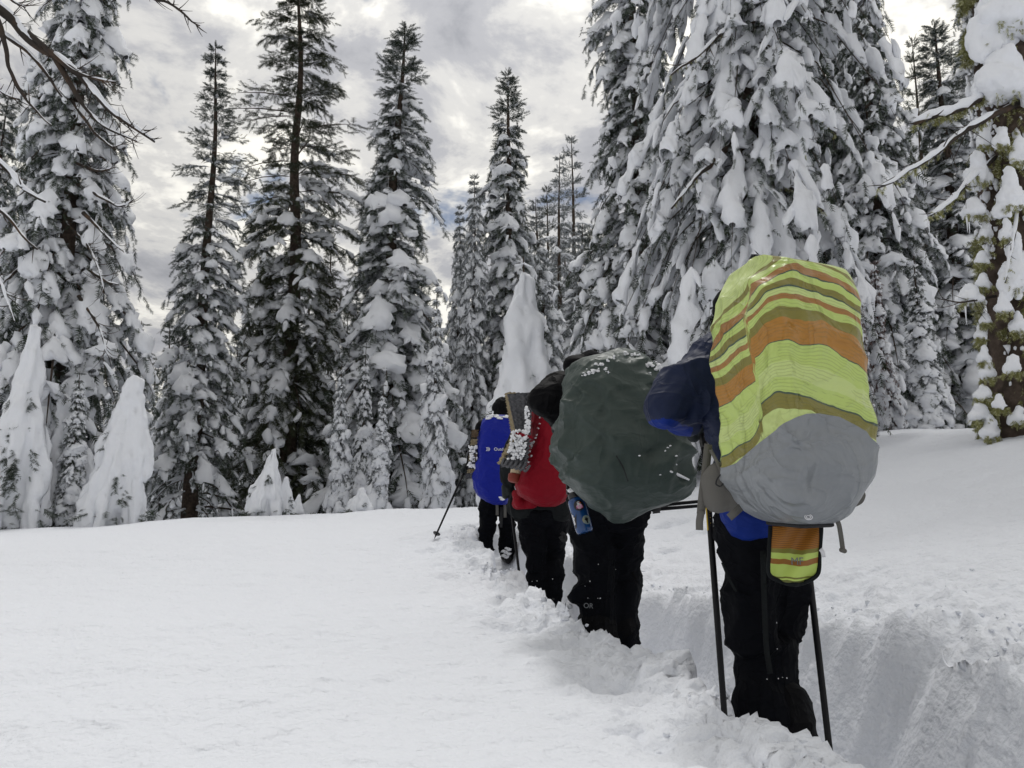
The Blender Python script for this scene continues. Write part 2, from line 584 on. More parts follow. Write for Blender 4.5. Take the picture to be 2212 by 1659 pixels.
def conifer(seed, H, R, cb=0.05, nb=180, droop=(0.25, 0.85), snow=0.9, top_clear=0.12, shape=0.85, frond=0.34, nlat=9, nfr=3,
            trunk_r=None, up_top=0.35, bare_to=0.0, lump=1.0, snow_thick=1.0, big=1.0, tongue=1.0, gap=0.0, sidelen=0.42, lean=(0, 0), blend=0.12, fringe=9, wild=0.22, seglen=1.5, wood_max=0.04):
    """returns meshes (trunk, crown, snow) of one snow-laden conifer standing at the origin"""
    rs = np.random.RandomState(seed)
    trunk_r = trunk_r or H * 0.014
    hz = np.linspace(-0.6, H, 26)
    wob = 0.012 * H * np.stack([fbm(np.stack([hz * 0.12, hz * 0 + seed, hz * 0], -1), 1, 2), fbm(np.stack([hz * 0.12, hz * 0 + seed + 9, hz * 0], -1), 1, 2)], -1)
    wob = wob - wob[2]
    ln = np.stack([lean[0] * hz / H, lean[1] * hz / H], -1)
    tp = np.concatenate([wob + ln, hz[:, None]], 1)
    tr = trunk_r * np.clip(1 - np.maximum(hz, 0) / H, 0, 1) ** 0.85 + 0.008
    tV, tQ, tT = trunk_mesh(tp, tr, 10, 0.12, seed)
    tacc = Acc()
    tacc.add(tV, tQ, tT)

    def axis(z):
        return np.stack([np.interp(z, hz, tp[:, 0]), np.interp(z, hz, tp[:, 1]), z], -1)
    # branches
    h = (np.arange(nb) + rs.rand(nb) * 0.9) / nb
    h = h ** 1.08
    h = np.round(h * nb / 5.0) / (nb / 5.0) * 0.7 + h * 0.3        # loose whorls
    z = H * (cb + (0.985 - cb) * np.clip(h, 0, 1))
    az = np.arange(nb) * 2.399963 + rs.rand(nb) * 0.9
    L = R * ((1 - h) ** shape * 0.96 + 0.04) * rs.uniform(0.62, 1.18, nb)
    L *= 1 + wild * fbm(np.stack([np.cos(az) * 1.2, np.sin(az) * 1.2, h * 7 + seed], -1), 1.0, 2)
    L = np.maximum(L, 0.10)
    if gap:
        keep = rs.rand(nb) > gap
        L, z, az, h = L[keep], z[keep], az[keep], h[keep]
        nb = len(L)
    clear = smooth01((h - (1 - top_clear)) / blend + 0.5)
    sn = snow * (1 - clear) + 0.10 * snow * clear
    patch = fbm(np.stack([np.cos(az) * 1.5, np.sin(az) * 1.5, h * 9 + seed * 5], -1), 1.0, 2)
    load = np.clip(sn + 0.35 * patch + rs.uniform(-0.3, 0.15, nb), 0, 1)
    dr = (droop[0] + (droop[1] - droop[0]) * (1 - h) ** 0.7) * rs.uniform(0.75, 1.25, nb)
    dr = dr * (1 - clear) - up_top * clear
    out = np.stack([np.cos(az), np.sin(az), np.zeros(nb)], -1)
    zup = np.array([0, 0, 1.0])
    P0 = axis(z)
    c = 1 / np.sqrt(1 + np.clip(dr, 0, 2) ** 2 * 0.55)
    P1 = P0 + out * (0.55 * L * c)[:, None] + zup * (np.where(dr < 0, 0.15, 0.10) * L)[:, None]
    P2 = P0 + out * (L * c)[:, None] - zup * (dr * L * 0.95)[:, None]
    zmin = 0.02
    low = P2[:, 2] < zmin
    P2[low, 2] = zmin + 0.1 * rs.rand(low.sum())
    P1[:, 2] = np.maximum(P1[:, 2], 0.1)
    crown = Acc()
    wr = np.clip(L * 0.011, 0.007, wood_max)
    wV, wQ, _ = tubes(P0, P1, P2, wr, wr, 5, 4, 1.0, 0, 0.2, taper=(1.3, 0.4))
    crown.add(wV, wQ, m=1)
    # laterals
    bi = np.repeat(np.arange(nb), nlat)
    nl = len(bi)
    tt = np.tile((np.arange(nlat) + 0.5) / nlat, nb) * 0.88 + 0.12 + rs.uniform(-0.04, 0.04, nl)
    tt = np.clip(tt, 0.1, 1.0)
    T = tt[:, None]
    base = (1 - T) ** 2 * P0[bi] + 2 * T * (1 - T) * P1[bi] + T ** 2 * P2[bi]
    tan = unit(2 * (1 - T) * (P1 - P0)[bi] + 2 * T * (P2 - P1)[bi])
    sidev = unit(np.stack([tan[:, 1], -tan[:, 0], np.zeros(nl)], -1))
    sg = np.where(np.arange(nl) % 2 == 0, 1.0, -1.0)
    endm = tt > 0.9
    sg = np.where(endm, rs.uniform(-0.3, 0.3, nl), sg)
    ld = load[bi]
    hang = np.where(dr[bi] > 0, 0.15 + 0.55 * ld, -0.1) * rs.uniform(0.6, 1.4, nl)
    d = unit(tan * 0.75 + sidev * (sg * 0.8)[:, None] - zup * hang[:, None])
    ll = (sidelen * L[bi] * (1.05 - 0.75 * tt) + 0.16 * min(1.0, R / 1.2)) * rs.uniform(0.7, 1.25, nl)
    bare = (h[bi] < bare_to)
    tip = base + d * ll[:, None] - zup * (0.12 * ll * ld)[:, None]
    # fronds along the laterals
    fi = np.repeat(np.arange(nl), nfr)
    ft = np.tile((np.arange(nfr) + 0.3) / nfr, nl) + rs.uniform(-0.1, 0.1, nl * nfr)
    fp = base[fi] + (tip - base)[fi] * ft[:, None]
    fd = unit(unit(tip - base)[fi] + rs.normal(0, 0.38, (len(fi), 3)) - zup * (0.25 * ld[fi])[:, None])
    fl = frond * rs.uniform(0.6, 1.25, len(fi)) * np.clip(0.55 + 0.6 * (1 - h[bi][fi]), 0.5, 1.1)
    fn = unit(np.array([0, 0, 1.0]) + rs.normal(0, 0.5, (len(fi), 3)))
    keep = ~bare[fi] | (rs.rand(len(fi)) < 0.12)
    fV, fT = fronds(fp[keep], fd[keep], fn[keep], fl[keep])
    crown.add(fV, t=fT, m=0)
    # snow: a tongue along each loaded branch and fingers on its laterals
    snowA = Acc()
    ok = (load > 0.18) & (L > 0.25)
    barb = h < bare_to
    idx = np.where(ok)[0]
    if len(idx):
        nseg = np.clip(np.round(L[idx] * (1 + 0.5 * np.abs(dr[idx])) / seglen), 1, 4).astype(int)
        si = np.repeat(idx, nseg)
        sk = np.concatenate([np.arange(k) for k in nseg])
        sn_ = np.repeat(nseg, nseg)
        keepseg = (rs.rand(len(si)) < 0.82) | (sn_ == 1)
        idx, sk, sn_ = si[keepseg], sk[keepseg], sn_[keepseg]
        s0 = np.where(sk == 0, rs.uniform(0.02, 0.25, len(idx)), sk / sn_ + rs.uniform(-0.03, 0.08, len(idx)))
        s1 = np.where(sk == sn_ - 1, rs.uniform(0.80, 0.98, len(idx)), (sk + 1) / sn_ + rs.uniform(-0.10, 0.08, len(idx)))

        def sub(i, ta, tb):
            a = ta[:, None]
            b = tb[:, None]
            f = lambda x, y: (1 - x) * (1 - y) * P0[i] + (x * (1 - y) + y * (1 - x)) * P1[i] + x * y * P2[i]
            return f(a, a), f(a, b), f(b, b)
        q0, q1, q2 = sub(idx, s0, s1)
        wA = (0.135 * L[idx] + 0.05) * (0.35 + 0.8 * load[idx]) * tongue * rs.uniform(0.55, 1.45, len(idx))
        wA = np.where(barb[idx], 0.05 + 0.02 * L[idx], wA)
        wA = np.minimum(wA, 0.34 * big)
        hB = np.clip(wA * 0.55, 0.05, 0.30) * (0.5 + 0.7 * load[idx]) * snow_thick
        lift = zup * (hB * 0.35)[:, None]
        sV, sQ, sD = tubes(q0 + lift, q1 + lift, q2 + lift, wA, hB, 12, 9, 0.35, 0.6, 0.5, taper=(0.35, 1.45), rag=0.2, rs=rs, endrag=0.55)
        amp = np.repeat(np.clip(wA * 0.55, 0.03, 0.14), 108) * lump
        sV = sV + sD * (amp * fbm(sV + seed * 3.1, 3.2, 4, 0.6))[:, None]
        snowA.add(sV, sQ)
        if fringe:
            # needle tips that stick out along the lower edges of the snow
            SV = sV.reshape(len(idx), 12, 9, 3)
            fb = np.repeat(np.arange(len(idx)), fringe)
            fu = rs.randint(4, 11, len(fb))
            fv = rs.choice([0, 1, 8, 4, 5, 3], len(fb))
            cen = SV[fb, fu].mean(1)
            pt = SV[fb, fu, fv]
            od = unit(pt - cen)
            tg = unit(SV[fb, np.minimum(fu + 1, 11)].mean(1) - SV[fb, fu - 1].mean(1))
            dd = unit(od * 0.7 + tg * 0.6 + rs.normal(0, 0.3, (len(fb), 3)) - zup * 0.15)
            kk = ~barb[idx][fb]
            lf = frond * rs.uniform(0.45, 0.9, len(fb))
            eV, eT = fronds((cen + (pt - cen) * 0.8)[kk], dd[kk], unit(np.array([0, 0, 1.0]) + rs.normal(0, 0.4, (len(fb), 3)))[kk], lf[kk])
            crown.add(eV, t=eT, m=0)
    pick = (ld > 0.22) & (rs.rand(nl) < 0.10 + 0.55 * ld) & (ll > 0.12) & ~bare
    li = np.where(pick)[0]
    if len(li):
        a0 = rs.uniform(-0.1, 0.25, len(li))
        a1 = rs.uniform(0.6, 0.92, len(li))
        q0 = base[li] + (tip - base)[li] * a0[:, None]
        q2 = base[li] + (tip - base)[li] * a1[:, None]
        q1 = (q0 + q2) / 2 + zup * (0.10 * ll[li])[:, None]
        wA = np.clip(0.15 * ll[li], 0.04, 0.16 * big) * rs.uniform(0.6, 1.5, len(li)) * (0.6 + 0.5 * ld[li])
        hB = np.clip(wA * 0.8, 0.04, 0.18) * snow_thick
        lift = zup * (hB * 0.3)[:, None]
        sV, sQ, sD = tubes(q0 + lift, q1 + lift, q2 + lift, wA, hB, 6, 6, 0.4, 0.4, 0.55, rag=0.25, rs=rs, endrag=0.5)
        amp = np.repeat(np.clip(wA * 0.5, 0.02, 0.09), 36) * lump
        sV = sV + sD * (amp * fbm(sV + seed * 1.7, 5.0, 2))[:, None]
        snowA.add(sV, sQ)
    return tacc, crown, snowA


TREE_BANK = {}


def bank(key, **kw):
    if key not in TREE_BANK:
        t, c, s = conifer(**kw)
        TREE_BANK[key] = dict(t=t.mesh(key + '_trunk'), c=c.mesh(key + '_crown', False), s=s.mesh(key + '_snow') if s.V else None, H=kw['H'])
    return TREE_BANK[key]


def plant(key, name, base, height, rz, label, group, needle='needle', width=1.0, tilt=(0, 0)):
    b = TREE_BANK[key]
    s = height / b['H']
    e = empty(name, base, label, 'tree', group)
    e.scale = (s * width, s * width, s)
    e.rotation_euler = (tilt[1], tilt[0], rz)
    for nm, me, mats in (('trunk', b['t'], [M['bark']]), ('crown', b['c'], [M[needle], M['bark']]), ('snow_load', b['s'], [M['tree_snow']])):
        if me is None:
            continue
        if len(me.materials) and nm == 'crown' and me.materials[0] != M[needle]:
            o = bpy.data.objects.new(nm, me)
            C.objects.link(o)
            o.parent = e
            for k, m in enumerate(mats):
                o.material_slots[k].link = 'OBJECT'
                o.material_slots[k].material = m
            o['kind'] = 'stuff'
            continue
        o = bpy.data.objects.new(nm, me)
        C.objects.link(o)
        o.parent = e
        if nm != 'trunk':
            o['kind'] = 'stuff'
        if not len(me.materials):
            for m in mats:
                me.materials.append(m)
    return e


def stand(px, Y, ytop, zoff=-0.1):
    """base point on the ground under picture column px (read at the crest line) and height to picture row ytop"""
    p = at(px, 1090, Y)
    gz = float(ground(np.array([p[0]]), np.array([Y]))[0]) + zoff
    top = at(px, ytop, Y)
    return (float(p[0]), float(Y), gz), float(top[2] - gz)


GB = 'tall snow laden conifers'
bank('a', seed=1, H=20, R=3.4, nb=230, droop=(0.35, 1.0), snow=0.80, top_clear=0.06, frond=0.37, nlat=9, nfr=3, cb=0.04, wild=0.35)
bank('b', seed=2, H=20, R=2.7, nb=170, droop=(0.15, 0.85), snow=0.75, top_clear=0.34, frond=0.36, nlat=9, nfr=3, cb=0.02, bare_to=0.12, up_top=0.12, shape=0.9, blend=0.35)
bank('c', seed=3, H=24, R=3.3, nb=170, droop=(-0.05, 0.9), snow=0.70, top_clear=0.45, frond=0.50, nlat=10, nfr=4, cb=0.05, shape=0.55, up_top=-0.02, blend=0.3, wild=0.5)
bank('d', seed=4, H=16, R=2.4, nb=190, droop=(0.4, 1.1), snow=0.85, top_clear=0.13, frond=0.32, nlat=9, nfr=3, cb=0.02, tongue=1.0, wild=0.4, blend=0.05)
bank('e', seed=5, H=10, R=1.3, nb=120, droop=(0.7, 1.5), snow=0.95, top_clear=0.02, frond=0.24, nlat=7, nfr=3, cb=0.01, tongue=1.4, sidelen=0.5)
bank('f', seed=6, H=14, R=2.0, nb=120, droop=(0.1, 0.5), snow=0.45, top_clear=0.2, frond=0.32, nlat=7, nfr=3, cb=0.02, wild=0.4)
bank('g', seed=7, H=22, R=4.3, nb=400, droop=(0.6, 1.1), snow=0.68, top_clear=0.03, frond=0.34, nlat=7, nfr=3, cb=0.05, shape=0.32, trunk_r=0.36, tongue=0.85, big=0.85, wild=0.45, fringe=5, seglen=1.1, wood_max=0.016)
for _k, _b in TREE_BANK.items():
    print('BANK', _k, {n: len(_b[n].polygons) * (1 if n == 'c' else 2) for n in 'tcs'})

TREES = [
    # key, px, Y, ytop, rz, needle, width, tilt, label
    ('a', 92, 14.5, -480, 0.4, 'needle', 0.86, (0, 0), 'giant snow-laden fir at the photo\'s far left behind the bare dead branches'),
    ('b', 410, 19, 62, 2.0, 'needle', 1.05, (0.03, 0), 'slender tapering fir with clear sparse top and bare lower trunk'),
    ('c', 622, 22, -90, 0.9, 'needle_dark', 1.1, (0, 0), 'tallest dark pine with nearly snow-free top cut by the upper edge'),
    ('d', 832, 21, 55, 0.0, 'needle', 1.38, (0, 0), 'dense pointed fir with long snow tongues and small clear green tip'),
    ('d', 1108, 25, 145, 2.4, 'needle', 1.1, (0, 0), 'pointed fir with thin dark spire rising behind the smooth white snow cone'),
    ('a', 1018, 24, 372, 1.2, 'needle_frost', 0.72, (0, 0), 'snowy fir just behind and above the blue backpack hiker'),
    ('f', 1243, 36, 292, 0.3, 'needle_frost', 0.85, (0, 0), 'distant thin frosted fir beside the left flank of the giant mossy fir'),
    ('f', 1185, 40, 400, 1.9, 'needle_dark', 0.8, (0, 0), 'small far dark fir between the spired fir and the frosted fir'),
    ('e', 272, 33, 690, 0.5, 'needle', 1.5, (0, 0), 'small bushy fir far behind the leaning snow cone'),
    ('f', 318, 46, 770, 2.7, 'needle_dark', 0.9, (0, 0), 'tiny dark far tree right of the small bushy fir'),
    ('e', 942, 18, 620, 1.1, 'needle_frost', 0.9, (0, 0), 'narrow young snowy fir standing left of the blue backpack'),
    ('e', 912, 24, 610, 3.0, 'needle_frost', 1.0, (0, 0), 'narrow snowy fir behind the narrow young fir left of the blue pack'),
    ('f', 697, 30, 455, 2.2, 'needle_dark', 0.55, (0, 0), 'thin sparse tree seen in the gap right of the tallest pine'),
    ('f', 655, 27, 560, 4.0, 'needle_frost', 0.9, (0, 0), 'frosted tree half hidden behind the trunk of the tallest pine'),
    ('a', 560, 27, 500, 3.6, 'needle', 0.85, (0, 0), 'snowy fir filling the gap between slender fir and tallest pine'),
    ('d', 350, 25, 690, 4.4, 'needle', 1.0, (0, 0), 'snowy fir behind the left side of the slender fir'),
    ('d', 1190, 28, 620, 0.7, 'needle_frost', 1.0, (0, 0), 'frosted fir right behind the smooth white snow cone'),
    ('a', 760, 29, 640, 5.0, 'needle_frost', 0.9, (0, 0), 'frosted fir low between the tallest pine and dense pointed fir'),
    ('e', 730, 17.5, 782, 4.0, 'needle_frost', 0.95, (0, 0), 'young fir with rounded white snow cap at the foot of dense fir'),
    ('e', 778, 19, 742, 0.2, 'needle', 0.9, (0, 0), 'young snow-capped fir behind the round-capped young fir'),
    ('e', 815, 17, 828, 5.2, 'needle_frost', 1.15, (0, 0), 'stooping young snowy fir with wide skirts below dense pointed fir'),
    ('d', 1290, 24, 500, 3.3, 'needle', 1.0, (0, 0), 'snow-laden fir behind the green pack and left of giant mossy fir'),
    ('g', 1620, 12.5, -1000, 2.6, 'needle', 0.76, (0, 0), 'giant mossy-limbed fir with thick trunk towering behind the striped backpack'),
    ('a', 1800, 18, -620, 1.0, 'needle', 1.0, (0, 0), 'tall snowy fir squeezed behind the right side of giant mossy fir'),
    ('a', 1940, 16, -200, 2.9, 'needle', 0.95, (0, 0), 'tall fir with heavy hanging snow right of the striped backpack'),
    ('a', 60, 16.5, -60, 3.3, 'needle', 0.8, (0, 0), 'second tall fir directly behind the left giant fir'),
    ('a', 1870, 17.5, -420, 4.1, 'needle', 0.85, (0, 0), 'tall snowy fir between giant mossy fir and the fir with hanging snow'),
    ('a', 1385, 16, -330, 5.3, 'needle', 1.0, (0, 0), 'snowy fir merging with the left flank of the giant mossy fir'),
    ('d', 1262, 30, 480, 1.3, 'needle_frost', 1.2, (0, 0), 'frosted fir filling the gap left of the giant mossy fir'),
    ('f', 1215, 33, 330, 4.4, 'needle_frost', 0.8, (0, 0), 'thin frosted twin left of the distant thin frosted fir'),
    ('d', 1168, 27, 430, 3.9, 'needle_frost', 1.0, (0, 0), 'frosted fir close behind the right side of the spired fir'),
    ('a', 985, 26, 440, 0.6, 'needle_frost', 0.7, (0, 0), 'slim snowy fir left of the snowy fir behind the blue pack'),
    ('f', 2040, 26, 80, 1.5, 'needle_dark', 0.7, (0, 0), 'thin dark spire seen in the sky gap near the photo\'s upper right'),
    ('d', 2085, 17, 60, 4.7, 'needle', 1.4, (0, 0), 'snow-smothered fir directly behind the near mossy trunk'),
    ('a', 2190, 18, -200, 0.2, 'needle', 1.0, (0, 0), 'snowy fir behind the near mossy trunk at the photo\'s right edge'),
    ('e', 1930, 12.5, 560, 1.6, 'needle_rust', 1.0, (0, 0), 'young snowy fir with rust-brown dying needles beside striped pack'),
    ('e', 2022, 11.5, 552, 2.2, 'needle', 1.35, (0, 0), 'young snow-skirted fir left of the near mossy trunk'),
    ('e', 1880, 13.5, 640, 3.6, 'needle_rust', 0.9, (0, 0), 'smaller rust-tinged snowy fir touching the striped backpack\'s right edge'),
    ('a', -60, 17, 200, 5.5, 'needle', 0.9, (0, 0), 'snowy fir cut off by the photo\'s left edge'),
        ('e', 150, 13.3, 800, 0.9, 'needle', 1.2, (0, 0), 'young snowy fir between left-edge fir and the leaning snow cone'),
    ('d', 470, 23, 800, 1.4, 'needle', 0.9, (0, 0), 'low snowy fir behind the bare lower trunk of slender fir'),
]
for (key, px, Y, yt, rz, nd, wd, tl, lab) in TREES:
    b, h = stand(px, Y, yt)
    plant(key, 'pine_tree' if key == 'c' else 'fir_tree', b, h, rz, lab, GB, nd, wd, tl)
# far wood closing the gaps between the trunks
rsb = np.random.RandomState(42)
FARPX = [20, 230, 300, 380, 430, 500, 520, 600, 640, 690, 735, 800, 850, 890, 960, 1060, 1140, 1230, 1330, 1420, 1500, 1560, 1700, 1760, 1850, 1900, 2000, 2060, 2130, 2180]
GF = 'background firs closing the gaps'
MARKS = [(-400, 'left edge'), (92, 'left giant fir'), (243, 'leaning snow cone'), (410, 'slender fir'), (622, 'tallest pine'), (832, 'dense pointed fir'), (942, 'narrow young fir'), (1108, 'spired fir'), (1243, 'distant thin fir'),
         (1620, 'giant mossy fir'), (1940, 'fir with hanging snow'), (2228, 'near mossy trunk'), (4000, 'right edge')]
ORD = ['first', 'second', 'third', 'fourth', 'fifth', 'sixth', 'seventh', 'eighth', 'ninth']
count = {}
for k, px in enumerate(FARPX):
    Y = 29 + (k * 7 % 5) * 3.2
    yt = 600 + (k * 53 % 150)
    if 200 < px < 340:
        yt = 800 + (k * 31 % 60)
    if 870 < px < 1000:
        yt = 680 + (k * 31 % 60)
    if px > 1100:
        yt = 470 + (k * 37 % 120)
    if px > 1300:
        yt = 330 + (k * 97 % 260)
    b, h = stand(px, Y, yt)
    j = max(i_ for i_ in range(len(MARKS)) if MARKS[i_][0] < px)
    count[j] = count.get(j, 0) + 1
    plant('adef'[k % 4], 'fir_tree', b, h, k * 1.7, '%s background fir from the %s towards the %s' % (ORD[count[j] - 1], MARKS[j][1], MARKS[j + 1][1]), GF, 'needle_frost' if k % 3 else 'needle', 1.0)

# ------------------------------------------------------------------ blob modelling for people and gear
def capsule(p0, p1, r0, r1, n=14, m=5):
    p0, p1 = np.asarray(p0, float), np.asarray(p1, float)
    ax = unit(p1 - p0)
    ref = np.array([0, 0, 1.0]) if abs(ax[2]) < 0.9 else np.array([0, 1.0, 0])
    s = unit(np.cross(ax, ref))
    u = np.cross(s, ax)
    rings = []
    for k in range(m + 1):
        a = -math.pi / 2 + (math.pi / 2) * k / m
        rings.append((p0 + ax * r0 * math.sin(a), max(r0 * math.cos(a), 1e-4)))
    for k in range(m + 1):
        a = (math.pi / 2) * k / m
        rings.append((p1 + ax * r1 * math.sin(a), max(r1 * math.cos(a), 1e-4)))
    ph = np.arange(n) / n * 2 * math.pi
    V = np.concatenate([c + r * (s[None] * np.cos(ph)[:, None] + u[None] * np.sin(ph)[:, None]) for c, r in rings])
    nr = len(rings)
    iu = np.arange(nr - 1)[:, None]
    iv = np.arange(n)[None]
    q = np.stack([iu * n + iv, iu * n + (iv + 1) % n, (iu + 1) * n + (iv + 1) % n, (iu + 1) * n + iv], -1).reshape(-1, 4)
    caps = [(0, k + 1, k) for k in range(1, n - 1)] + [((nr - 1) * n, (nr - 1) * n + k, (nr - 1) * n + k + 1) for k in range(1, n - 1)]
    return V, q, np.array(caps)


def ellip(c, r, ax=None, n=18, m=12):
    """ellipsoid, r = radii along the rows of ax"""
    ax = np.eye(3) if ax is None else np.asarray(ax, float)
    V, q, t = capsule((0, 0, 0), (0, 0, 1e-6), 1, 1, n, m // 2)
    V = (V * np.asarray(r)[None]) @ ax + np.asarray(c)[None]
    return V, q, t


def union(parts, voxel, smooth=6, fac=0.5):
    acc = Acc()
    for (v, q, t) in parts:
        acc.add(v, q, t)
    me = acc.mesh('tmp', False)
    o = bpy.data.objects.new('tmp', me)
    C.objects.link(o)
    r = o.modifiers.new('r', 'REMESH')
    r.mode = 'VOXEL'
    r.voxel_size = voxel
    if smooth:
        s = o.modifiers.new('s', 'SMOOTH')
        s.factor = fac
        s.iterations = smooth
    dg = bpy.context.evaluated_depsgraph_get()
    dg.update()
    ev = o.evaluated_get(dg)
    out = bpy.data.meshes.new_from_object(ev)
    bpy.data.objects.remove(o)
    bpy.data.meshes.remove(me)
    out.polygons.foreach_set('use_smooth', np.ones(len(out.polygons), bool))
    return out


def get_co(me):
    v = np.empty(len(me.vertices) * 3, np.float32)
    me.vertices.foreach_get('co', v)
    return v.reshape(-1, 3).astype(float)


def get_no(me):
    v = np.empty(len(me.vertices) * 3, np.float32)
    me.vertex_normals.foreach_get('vector', v)
    return v.reshape(-1, 3).astype(float)


def wrinkle(me, amp=0.008, freq=7.0, stretch=(1, 1, 1), seed=0, ridge=0.6):
    v, n = get_co(me), get_no(me)
    p = v * np.asarray(stretch)
    p = p + 0.06 * np.stack([fbm(p + 4, 5, 2), fbm(p + 9, 5, 2), fbm(p + 14, 5, 2)], -1)
    a = fbm(p + seed, freq, 3)
    b = (1 - np.abs(fbm(p + seed + 50, freq * 0.7, 2))) ** 3
    d = amp * ((1 - ridge) * a + ridge * (b - 0.4) * 1.6)
    v = v + n * d[:, None]
    me.vertices.foreach_set('co', v.astype(np.float32).ravel())
    me.update()
    return me


def slots_by(me, fn):
    """material index per face from its centre and normal"""
    n = len(me.polygons)
    c = np.empty(n * 3, np.float32)
    me.polygons.foreach_get('center', c)
    nn = np.empty(n * 3, np.float32)
    me.polygons.foreach_get('normal', nn)
    me.polygons.foreach_set('material_index', fn(c.reshape(-1, 3), nn.reshape(-1, 3)).astype(np.int32))


def ribbon(pts, w, th, side=None, n=14, mats=None, name='strap', parent=None, twist=0.0, ref=(0, 1, 0)):
    """webbing strap: flat section swept along a smooth polyline"""
    pts = np.asarray(pts, float)
    tt = np.linspace(0, len(pts) - 1, n)
    k = np.arange(len(pts))
    p = np.stack([np.interp(tt, k, pts[:, j]) for j in range(3)], -1)
    for _ in range(2):
        p[1:-1] = 0.25 * p[:-2] + 0.5 * p[1:-1] + 0.25 * p[2:]
    tan = unit(np.gradient(p, axis=0))
    r = np.asarray(ref, float)
    s = unit(np.cross(tan, r))
    nn = np.cross(s, tan)
    a = np.linspace(0, twist, n)[:, None]
    s, nn = s * np.cos(a) + nn * np.sin(a), nn * np.cos(a) - s * np.sin(a)
    V = np.stack([p + s * w / 2 + nn * th / 2, p - s * w / 2 + nn * th / 2, p - s * w / 2 - nn * th / 2, p + s * w / 2 - nn * th / 2], 1).reshape(-1, 3)
    iu = np.arange(n - 1)[:, None]
    iv = np.arange(4)[None]
    q = np.stack([iu * 4 + iv, iu * 4 + (iv + 1) % 4, (iu + 1) * 4 + (iv + 1) % 4, (iu + 1) * 4 + iv], -1).reshape(-1, 4)
    q = np.vstack([q, [[3, 2, 1, 0]], [[(n - 1) * 4 + j for j in range(4)]]])
    return put(name, mesh_np(name, V, [q], False), mats, parent)


def sweep(pts, rad, nv=8, seed=0, bumpy=0.0, n=None):
    """round tube through points, radii interpolated; V,q,t"""
    pts = np.asarray(pts, float)
    rad = np.asarray(rad, float) * np.ones(len(pts))
    n = n or max(2, 5 * (len(pts) - 1) + 1)
    k = np.arange(len(pts))
    tt = np.linspace(0, len(pts) - 1, n)
    p = np.stack([np.interp(tt, k, pts[:, j]) for j in range(3)], -1)
    r = np.interp(tt, k, rad)
    if len(pts) > 2:
        for _ in range(3):
            p[1:-1] = 0.25 * p[:-2] + 0.5 * p[1:-1] + 0.25 * p[2:]
    return trunk_mesh(p, r, nv, bumpy, seed)


def joined(lst):
    a = Acc()
    for x in lst:
        a.add(*x[:3], **(x[3] if len(x) > 3 else {}))
    return a


def smooth_obj(name, lst, mats, parent=None, smooth=True, **kw):
    return put(name, joined(lst).mesh(name, smooth), mats, parent, **kw)


def text_mesh(s, size, extrude=0.0006, bold=0.0):
    cu = bpy.data.curves.new('txt', 'FONT')
    cu.body = s
    cu.size = size
    cu.align_x = 'CENTER'
    cu.align_y = 'CENTER'
    cu.extrude = extrude
    cu.offset = bold
    o = bpy.data.objects.new('txt', cu)
    C.objects.link(o)
    dg = bpy.context.evaluated_depsgraph_get()
    dg.update()
    me = bpy.data.meshes.new_from_object(o.evaluated_get(dg))
    bpy.data.objects.remove(o)
    return me


def frame_mat(origin, right, up):
    r = unit(np.asarray(right, float))
    u = np.asarray(up, float)
    u = unit(u - r * np.dot(u, r))
    n = np.cross(r, u)
    return Matrix(((r[0], u[0], n[0], origin[0]), (r[1], u[1], n[1], origin[1]), (r[2], u[2], n[2], origin[2]), (0, 0, 0, 1)))


M['body'] = mat('skin', (0.45, 0.28, 0.2), 0.5, 0.4)
FAB = [(28, 0.25, 0.01), (420, 0.15, 0.002)]
M['navy'] = mat('navy_shell', (0.010, 0.017, 0.050), 0.55, 0.2, bump=FAB)
M['royal'] = mat('royal_blue_shell', (0.005, 0.024, 0.20), 0.55, 0.15, bump=FAB)
M['black_cloth'] = mat('black_shell', (0.0035, 0.0035, 0.0045), 0.7, 0.10, bump=FAB)
M['pants'] = mat('dark_trousers', (0.0035, 0.004, 0.006), 0.75, 0.07, bump=FAB)
M['softgrey'] = mat('charcoal_softshell', (0.013, 0.015, 0.016), 0.8, 0.1, bump=FAB)
M['knit'] = mat('black_knit', (0.008, 0.008, 0.010), 0.9, 0.1, bump=[(90, 0.9, 0.01)])
M['glove'] = mat('dark_glove', (0.018, 0.024, 0.026), 0.7, 0.3, bump=[(60, 0.5, 0.006)])
M['boot'] = mat('boot', (0.02, 0.02, 0.02), 0.6, 0.3, bump=[(50, 0.4, 0.006)])
M['green_tarp'] = mat('dark_green_nylon', (0.042, 0.060, 0.053), 0.46, 0.3, bump=[(16, 0.25, 0.02), (70, 0.2, 0.006)])
M['red_nylon'] = mat('red_nylon', (0.21, 0.004, 0.013), 0.6, 0.12, bump=[(16, 0.25, 0.02), (300, 0.2, 0.002)])
M['blue_nylon'] = mat('blue_nylon', (0.005, 0.014, 0.26), 0.55, 0.18, bump=[(20, 0.3, 0.02)])
M['grey_nylon'] = mat('grey_coated_nylon', (0.235, 0.25, 0.265), 0.36, 0.5, bump=[(9, 0.2, 0.02), (40, 0.15, 0.006)])
M['grey_web'] = mat('grey_webbing', (0.13, 0.125, 0.115), 0.75, 0.2, bump=[(300, 0.5, 0.002)])
M['dark_web'] = mat('dark_webbing', (0.03, 0.03, 0.032), 0.75, 0.2, bump=[(300, 0.5, 0.002)])
M['pole'] = mat('black_pole', (0.006, 0.006, 0.008), 0.5, 0.2)
M['yellow'] = mat('yellow_print', (0.55, 0.38, 0.03), 0.5, 0.3)
M['foam_grey'] = mat('grey_foam', (0.085, 0.088, 0.098), 0.9, 0.1, vary=(40, (0.14, 0.14, 0.15)))
